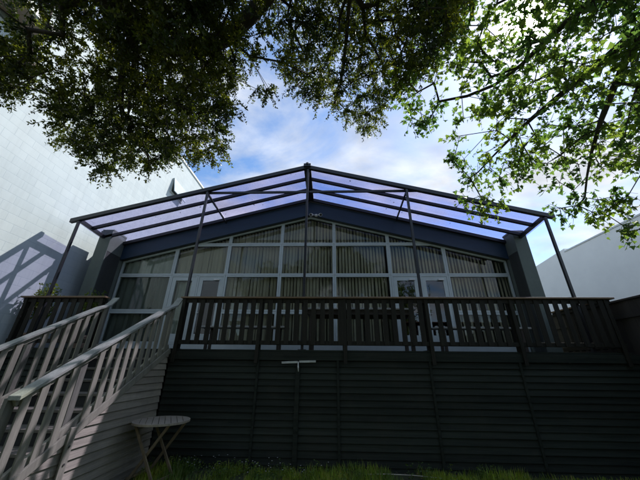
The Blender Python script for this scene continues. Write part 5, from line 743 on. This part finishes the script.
MAPLE=[(1.58,2.92,5.15),(2.67,1.76,4.61),(2.43,2.07,5.00),(1.80,3.00,4.57),(2.43,2.78,4.02),(1.82,1.33,5.36),(1.24,2.69,5.33),(2.23,2.35,4.63),(2.14,2.45,4.62),(2.77,2.43,4.77),(3.56,1.96,4.39),(3.23,1.62,4.24),(1.82,3.22,4.21),(3.01,2.49,4.47),(2.99,1.39,4.61),(2.49,3.06,4.38),(3.23,1.79,4.45),(1.48,1.57,5.88),(2.62,2.03,4.85),(2.68,2.38,4.48),(1.62,1.76,5.77),(1.81,2.02,5.30),(2.28,2.64,4.18),(3.14,1.34,4.96),(1.73,2.72,4.59),(1.55,1.19,5.52),(3.06,1.65,4.91),(1.58,2.21,5.60),(2.33,1.91,5.11),(2.70,1.68,5.27),(1.25,2.21,5.15),(3.23,1.18,5.05),(2.36,2.33,5.02),(2.95,1.36,4.86),(2.75,1.07,4.88),(2.33,1.53,5.65),(1.48,2.58,5.38),(2.54,2.52,4.53),(3.05,1.87,4.73),(2.04,1.74,5.07),(3.01,2.09,4.08),(2.50,1.24,5.53),(2.26,2.12,5.43),(2.95,1.77,4.44),(2.89,1.49,5.25),(1.84,2.37,5.36),(3.14,2.07,4.29),(0.93,2.50,5.12),(3.46,2.07,3.91),(1.53,1.71,5.37),(2.40,2.97,4.02),(2.93,1.50,4.81),(2.04,2.45,5.00),(3.23,1.98,4.03),(3.16,1.89,4.21),(3.11,1.49,4.89),(1.20,2.72,4.77),(2.16,3.09,4.36),(2.68,1.37,4.74),(3.29,1.69,4.86),(3.28,2.26,3.94),(2.50,1.21,5.08),(2.57,2.66,4.05),(3.43,2.25,3.47),(3.70,2.33,3.75),(2.84,1.73,4.99),(3.16,2.10,3.70),(3.26,2.14,4.58),(1.96,1.81,5.57),(2.31,1.38,5.47),(1.40,1.78,5.77),(2.97,1.32,5.30),(2.76,2.59,3.72),(1.38,1.98,5.80),(2.78,1.22,5.22),(2.85,1.88,5.03),(2.26,1.69,4.92),(2.07,2.49,4.72),(2.72,1.41,5.45),(1.56,2.30,4.98),(2.41,2.32,4.73),(2.75,2.13,4.34),(3.37,1.86,3.99),(1.66,1.90,5.40),(3.06,2.41,4.13),(3.45,2.31,4.19),(3.02,1.59,4.35),(2.72,1.57,5.19),(2.24,3.11,3.97),(3.16,1.58,4.40),(1.32,1.58,5.94),(1.99,2.69,4.91),(1.32,1.27,5.72),(1.80,2.15,5.02),(3.30,2.06,4.23),(3.62,2.29,4.01),(1.22,2.07,5.88),(3.17,2.55,3.78),(2.41,1.40,5.05),(3.13,2.09,4.67),(2.96,1.14,4.58),(1.78,2.36,4.98),(3.34,2.32,3.53),(2.57,2.78,4.62),(1.22,1.90,5.31),(2.38,2.00,4.64),(3.60,1.94,4.25),(2.33,1.24,5.07),(2.26,1.39,5.05),(1.49,2.22,5.32),(3.26,2.39,3.75),(2.85,2.38,4.62),(3.00,1.94,4.66),(2.78,1.27,4.87),(2.54,1.51,4.88),(1.35,1.44,5.80),(2.82,1.20,5.32),(2.70,2.21,4.83),(3.13,2.62,4.35),(2.14,1.60,5.19),(1.79,1.62,5.58),(3.27,1.43,4.97),(2.78,1.22,4.74),(3.43,1.64,4.67),(1.11,2.07,5.33),(2.29,1.25,5.17),(2.77,2.20,4.59),(2.55,1.16,5.17),(2.70,1.27,5.17),(2.06,1.50,5.38),(1.71,1.48,5.64),(1.06,2.75,5.00),(3.16,2.27,4.07),(2.86,2.02,4.65),(2.26,2.95,4.10),(3.13,2.76,4.14),(2.47,1.71,4.84),(2.92,1.34,4.70),(3.18,2.67,4.09),(2.99,1.46,5.21),(1.20,2.70,5.07),(2.11,2.72,4.76),(3.43,1.99,4.22),(2.65,1.55,4.77),(2.86,1.64,4.62),(1.46,1.33,5.71),(2.86,1.18,5.25),(1.75,2.28,5.38),(3.43,1.73,4.52),(3.00,1.70,4.52),(2.93,1.83,4.48),(2.48,2.23,4.68),(1.27,1.84,5.85),(2.52,1.72,5.31),(2.72,3.17,4.17),(1.94,1.60,5.28),(2.94,1.19,4.68),(3.04,1.35,4.39),(1.26,2.58,5.56),(2.82,2.56,4.25),(2.28,2.33,5.27),(0.96,2.39,5.20),(2.18,2.82,4.48),(3.27,2.05,3.91),(2.51,1.86,4.93),(2.98,2.26,3.80),(3.26,1.35,4.81),(2.97,1.84,4.88),(2.34,2.59,4.60),(2.42,1.35,5.67),(2.08,2.53,4.62),(3.11,2.01,3.98),(2.47,1.58,5.58),(2.77,1.16,4.86),(2.63,2.59,4.32),(2.16,1.24,5.61),(1.71,2.42,5.45),(1.35,1.76,5.46),(2.48,1.46,5.58),(3.22,1.88,4.48),(1.81,1.80,5.81),(3.40,1.65,4.47),(2.62,1.99,4.53),(1.81,1.46,5.35),(2.66,1.17,5.20),(3.13,1.52,4.65),(1.76,2.13,5.17),(1.92,2.19,4.91),(1.52,1.31,5.96),(1.64,2.48,4.77),(3.66,2.36,3.84),(1.38,1.93,5.55),(2.80,2.99,4.07),(2.33,2.75,4.61),(2.55,1.63,4.75),(3.40,2.63,3.74),(3.61,2.36,3.72),(2.88,1.80,4.30),(1.59,1.36,5.91),(2.98,2.48,4.10),(2.45,2.83,4.20),(1.79,2.41,5.24),(1.50,1.82,5.37),(3.45,2.53,3.70),(3.03,1.67,5.10),(3.05,1.60,4.23),(2.53,1.59,4.88),(3.53,1.83,4.31),(3.11,2.70,3.81),(1.52,3.08,5.06),(3.39,2.01,4.01),(3.57,2.47,3.84),(2.89,1.63,5.21),(2.73,2.71,3.96),(2.58,1.47,5.48),(2.86,2.39,4.77),(1.87,2.67,4.59),(3.17,1.18,5.19),(0.98,2.65,5.15),(3.27,1.53,4.44),(1.48,1.40,5.56),(3.07,2.18,4.49),(2.92,2.54,4.22),(2.77,1.67,5.04),(1.36,3.08,4.90),(1.34,1.73,6.01),(2.74,2.57,4.01),(1.03,2.41,5.08),(2.93,1.38,4.78),(3.61,2.44,3.57),(2.81,2.14,4.12),(2.11,2.65,4.56),(2.66,1.77,5.24),(2.79,2.34,4.85),(2.08,3.28,4.16),(2.93,1.40,4.90),(3.40,2.22,4.05),(1.92,1.29,5.78),(2.49,1.97,4.98),(2.94,2.56,4.12),(1.63,2.01,5.29),(1.17,1.30,5.67),(3.25,1.60,4.62),(1.43,2.66,5.19),(3.01,2.03,3.99),(1.08,2.62,5.17),(2.70,2.54,4.83),(3.14,2.04,4.16),(3.39,2.15,3.44),(2.52,3.03,4.22),(1.52,1.99,5.46),(2.30,1.40,5.25),(1.83,3.26,4.51),(3.65,2.47,3.75),(1.87,2.32,5.09),(2.40,2.18,4.84),(3.75,2.46,3.49),(2.59,1.99,5.24),(1.15,1.80,5.55),(3.07,1.97,4.55),(3.35,2.09,4.54),(3.64,2.42,3.66),(1.71,1.48,6.00),(2.33,2.08,5.17),(2.60,2.78,4.37),(1.73,2.37,5.91),(3.39,1.63,5.14),(2.87,2.24,5.54),(3.09,1.72,5.98),(3.14,1.91,5.63),(1.72,2.98,5.96),(2.47,1.50,5.91),(3.29,2.77,4.94),(2.83,2.51,5.33),(2.70,3.17,4.74),(3.23,3.17,4.30),(1.71,1.70,6.63),(4.17,2.80,4.03),(3.43,1.36,5.42),(1.54,2.15,6.42),(3.89,2.12,4.51),(2.07,1.92,6.27),(3.16,1.74,5.45),(3.37,2.16,5.02),(3.73,2.62,4.89),(1.73,1.49,6.24),(3.87,1.84,5.06),(2.60,2.59,5.92),(4.06,2.63,4.31),(3.17,1.57,5.36),(2.78,3.37,4.52),(2.25,2.74,6.10),(2.24,3.11,5.14),(2.88,1.96,6.15),(3.49,1.94,5.16),(3.09,2.88,4.56),(3.47,2.81,4.38),(3.77,2.42,4.68),(3.21,2.12,5.60),(2.82,2.71,5.06),(3.48,1.30,5.23),(3.95,1.98,4.88),(3.14,2.29,5.01),(3.69,2.67,4.41),(3.35,2.66,5.34),(1.42,1.73,6.34),(3.28,1.97,5.51),(2.76,2.99,5.60),(3.21,1.41,5.74),(4.26,2.61,4.05),(4.07,2.46,4.62),(1.34,3.13,5.95),(2.04,2.94,5.93),(1.29,2.58,6.22),(2.17,1.45,6.28),(2.74,1.55,5.87),(1.93,2.19,6.32),(2.26,3.82,4.86),(3.95,2.07,5.18),(3.09,2.66,5.20),(3.70,1.51,5.32),(4.04,2.29,4.27),(3.55,1.58,5.21),(3.54,3.11,4.44),(3.89,2.82,3.89),(3.36,1.58,5.35),(1.79,3.29,5.56),(2.45,3.08,5.38),(3.80,2.28,4.96),(1.38,3.53,5.78),(3.22,1.45,6.11),(4.14,2.70,3.74),(3.90,2.49,4.53),(2.55,3.58,4.27),(3.58,3.09,4.72),(2.66,2.91,5.03),(3.06,3.19,4.55),(1.70,3.58,5.54),(1.55,2.37,6.48),(3.70,2.23,5.13),(2.24,1.78,5.88),(3.70,2.91,4.09),(3.19,1.27,5.50),(3.45,2.99,3.99),(3.65,2.47,4.46),(1.68,2.17,6.19),(2.79,1.72,5.98),(3.52,2.33,4.89),(1.83,2.55,5.78),(3.11,3.47,4.47),(2.50,3.14,4.97),(2.25,2.76,5.53),(2.83,1.43,5.74),(2.48,3.98,4.63),(3.93,1.96,5.06),(2.53,2.12,5.43),(2.53,2.43,5.30),(2.31,1.81,5.58),(3.05,2.35,5.02),(2.84,2.85,5.31),(2.66,2.06,5.74),(1.84,2.36,5.85),(2.09,1.47,5.50),(1.69,2.35,5.91),(2.31,1.99,5.63),(2.04,1.93,5.79),(1.93,2.13,5.54),(1.69,2.00,6.07),(1.98,2.19,5.54),(1.93,1.80,5.62),(2.70,2.96,5.38),(2.81,2.01,6.01),(1.94,2.38,6.30),(1.87,2.04,6.09),(2.44,2.65,5.25),(2.52,1.95,5.74),(2.47,1.70,5.19),(2.66,2.45,5.32),(2.15,2.24,5.33),(2.45,2.21,5.25),(2.41,2.17,5.23),(2.02,1.98,5.65),(2.22,1.82,5.58),(2.88,2.04,5.90),(2.80,2.05,5.85),(3.01,2.47,5.53),(2.37,2.11,5.88),(2.72,2.56,5.73),(2.35,1.81,5.56),(1.95,3.29,3.62),(2.05,3.26,3.56),(2.18,3.22,3.61),(1.86,3.28,3.71),(3.02,2.93,3.51),(3.17,2.94,3.48),(3.24,2.87,3.47),(2.98,3.01,3.45),(3.08,2.98,3.34),(3.22,2.99,3.33),(3.29,2.88,3.37),(3.19,2.83,3.08),(3.27,2.78,3.01),(3.31,2.71,3.04),(2.89,3.02,3.79),(3.00,3.00,3.66),(3.34,2.78,3.43),(1.75,3.18,4.31),(1.95,3.27,4.06),(2.50,3.11,3.94),(2.19,3.17,4.15),(1.31,2.95,4.79),(1.16,2.94,4.85),(2.03,3.28,3.77),(2.85,3.11,3.47)]
EVER_LIMBS=[[(-2.23,0.92,5.09),(-2.36,1.47,4.93),(-2.20,1.82,4.86),(-1.95,2.02,4.91),(-1.52,2.32,5.07)],[(0.02,1.19,5.78),(0.19,1.87,5.63),(0.29,2.51,5.50),(0.24,3.03,5.36)],[(-2.20,1.82,4.86),(-2.40,2.12,4.66),(-2.66,2.42,4.36)]]
MAPLE_LIMBS=[[(3.58,1.22,4.92),(3.23,1.91,4.80),(3.01,2.26,4.78),(2.86,2.49,4.75),(2.59,2.73,4.64),(2.35,2.94,4.46),(2.14,3.21,4.15)],[(3.23,1.91,4.80),(3.12,2.20,4.56),(3.04,2.46,4.25),(3.05,2.76,3.92),(3.04,2.89,3.66)],[(2.99,1.38,5.41),(2.74,1.85,5.40),(2.62,2.20,5.29),(2.53,2.49,5.17),(2.29,2.68,5.05),(1.96,2.89,4.94)],[(3.67,1.68,4.07),(3.51,2.23,3.85),(3.33,2.45,3.66),(3.24,2.62,3.60)]]

re_ = random.Random(21)
# crown carries on over and behind the camera, beyond the frame
extra = [(re_.uniform(-4.5, 1.8), re_.uniform(-4.5, .6), re_.uniform(4.4, 7.0)) for _ in range(170)]
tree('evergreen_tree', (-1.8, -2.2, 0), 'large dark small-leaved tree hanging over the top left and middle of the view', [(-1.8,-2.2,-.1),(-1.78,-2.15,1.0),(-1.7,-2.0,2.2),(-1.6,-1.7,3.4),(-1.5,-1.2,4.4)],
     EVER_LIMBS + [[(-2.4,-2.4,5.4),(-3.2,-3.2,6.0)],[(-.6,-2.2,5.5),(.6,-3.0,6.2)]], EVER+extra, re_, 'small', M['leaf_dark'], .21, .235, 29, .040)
rm_ = random.Random(33)
extra = [(rm_.uniform(2.2, 5.6), rm_.uniform(-3.5, .9), rm_.uniform(4.0, 6.8)) for _ in range(90)]
tree('maple_tree', (4.9, -1.3, 0), 'bright green maple with long spreading limbs reaching in from the right', [(4.9,-1.3,-.1),(4.88,-1.25,1.0),(4.8,-1.1,2.2),(4.6,-.8,3.2),(4.4,-.3,4.0)],
     MAPLE_LIMBS, MAPLE+extra, rm_, 'maple', M['leaf_maple'], .14, .22, 5, .062)

# unseen leafy blocker, added behind the camera to cut ambient light
hg = thing('light_blocking_hedge', (0, -7, 0), 'tall dark leafy screen, unseen, added behind the camera to block ambient light', 'light_blocking_hedge')
b = MB(); b.box(-6.8, 5.9, -8.2, -6.9, 0, 5.6); b.build('blocker_core', mat('blocker_core', (.012,.016,.008), .9, .4, 6, bump=.6), hg)
V = []; Fc = []; rh = random.Random(5)
for _ in range(15000):
    quad_leaf(V, Fc, Vector((rh.uniform(-6.8, 5.9), -6.85+rh.uniform(-.08, .22), rh.uniform(0, 5.8))), rvec(rh), rvec(rh), .11, .07)
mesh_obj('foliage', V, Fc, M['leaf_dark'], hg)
# potted shrubs and a pale urn behind the short railing
def shrub(x, y, z, h, wd, label):
    t = thing('potted_shrub', (x, y, z), label, 'plant', 'potted shrubs on the deck'); r = random.Random(int(abs(x)*100))
    b = MB(); b.lathe((x, y, z), [(.10,0),(.14,.12),(.15,.24),(.165,.26),(.165,.30),(.14,.30)], 20); b.build('pot', M['pot'], t, smooth=False)
    V = []; Fc = []; s_ = MB()
    for k in range(40):
        a = r.uniform(0, 6.28); q = r.uniform(0, wd); top = Vector((x+q*math.cos(a), y+q*math.sin(a)*.8, z+h*r.uniform(.75, 1.0)))
        b0 = Vector((x+r.uniform(-.05,.05), y+r.uniform(-.05,.05), z+.28)); s_.tube([b0, b0.lerp(top, .5)+Vector((0,0,.05)), top], .004, 4, cap=False)
        for j in range(26):
            p = b0.lerp(top, r.uniform(.45, 1.03)); quad_leaf(V, Fc, p, rvec(r), rvec(r), r.uniform(.05, .09), .035)
    s_.build('stems', M['bark'], t); mesh_obj('foliage', V, Fc, M['shrub'], t)
shrub(-6.52, 6.22, 1.951, 1.38, .32, 'leafy potted shrub on the deck beside the white block wall')
shrub(-5.75, 6.6, 1.951, 1.34, .25, 'lower potted shrub on the deck behind the corner post of the canopy')

# ------------------------------------------------------------------ lawn
rg = random.Random(9); V = []; Fc = []
def blades(n, xr, yr, hmin, hmax, clump=None):
    for _ in range(n):
        x = rg.uniform(*xr); y = rg.uniform(*yr)
        if x < -3.2 and y > 2.9: continue
        if clump and math.sin(x*3.1+1)*math.sin(y*2.3+x)+.6*math.sin(x*7.3+2) < clump: continue
        h = rg.uniform(hmin, hmax)*(1.0+.22*math.sin(x*2.2+.8)+.15*math.sin(x*6.1+y*4)); z = gz(x, y); a = rg.uniform(0, 6.28); w_ = rg.uniform(.003, .006)
        l = rg.uniform(.1, .6)*h; dx, dy = math.cos(a), math.sin(a); b0 = len(V)
        V.extend([Vector((x-dy*w_, y+dx*w_, z)), Vector((x+dy*w_, y-dx*w_, z)), Vector((x+dx*l*.4+dy*w_*.7, y+dy*l*.4-dx*w_*.7, z+h*.6)), Vector((x+dx*l*.4-dy*w_*.7, y+dy*l*.4+dx*w_*.7, z+h*.6)), Vector((x+dx*l, y+dy*l, z+h))])
        Fc.append((b0, b0+1, b0+2, b0+3)); Fc.append((b0+3, b0+2, b0+4))
blades(17000, (-3.1, 3.2), (4.6, 5.98), .04, .17, -.6)
blades(2500, (3.2, 5.9), (4.6, 5.98), .03, .09)
blades(22000, (-3.1, 5.8), (1.5, 4.6), .04, .12)
blades(6000, (-6.7, 5.8), (-3, 1.5), .04, .10)
go = mesh_obj('grass', V, Fc, M['grass'], None); tag(go, 'rough green grass at the foot of the dark deck wall', 'grass', kind='stuff')
V = []; Fc = []
for _ in range(260):
    x = rg.gauss(-1.3, 1.2) if rg.random() < .6 else rg.uniform(-2.9, 3.0); y = rg.uniform(5.3, 5.93)
    if x < -3.1 or x > 3.4: continue
    h = rg.uniform(.06, .24); z0 = gz(x, y)
    for k in range(9):
        a = rg.uniform(0, 6.28); p = Vector((x+rg.uniform(-.03,.03), y+rg.uniform(-.03,.03), z0+h*rg.uniform(.3, 1))); quad_leaf(V, Fc, p, Vector((math.cos(a), math.sin(a), rg.uniform(-.2,.5))).normalized(), rvec(rg), rg.uniform(.02,.045), .022)
wo = mesh_obj('weeds', V, Fc, M['shrub'], None); tag(wo, 'broad-leaved weeds among the grass below the deck', 'weeds', kind='stuff')
V = []; Fc = []
for _ in range(46):
    x = rg.gauss(-1.5, .8); y = rg.uniform(5.4, 5.9); z0 = gz(x, y)+rg.uniform(.12, .27)
    if x < -3: continue
    for k in range(5): a = k*1.2566; quad_leaf(V, Fc, Vector((x, y, z0)), Vector((math.cos(a), math.sin(a), .3)).normalized(), Vector((0,0,1)), .013, .009)
fo = mesh_obj('small_flowers', V, Fc, M['plastic_white'], None); tag(fo, 'scattered tiny white flowers in the weeds', 'flowers', kind='stuff')
b = MB(); b.tube([(.55, 5.72, .07), (.9, 5.70, .085), (1.3, 5.69, .08), (1.75, 5.66, .06)], [.006,.007,.006,.004], 7); so_ = b.build('fallen_stick', M['straw'], smooth=True)
tag(so_, 'thin pale stick lying in the grass near the deck wall', 'stick')

V = []; Fc = []
for _ in range(1500):
    x = rg.uniform(-3.1, 5.8); y = rg.uniform(3.5, 5.96); a = rg.uniform(0, 6.28); p = Vector((x, y, gz(x, y)+rg.uniform(.008, .05))); d = Vector((math.cos(a), math.sin(a), rg.uniform(-.3,.3))).normalized()
    quad_leaf(V, Fc, p, d, (Vector((0,0,1))+rvec(rg)*.6).normalized(), rg.uniform(.02, .05), .02)
lt = mesh_obj('leaf_litter', V, Fc, mat('dry_leaves', (.13,.085,.045), .8, .5, 20), None); tag(lt, 'dead brown leaves lying among the grass', 'leaves', kind='stuff')
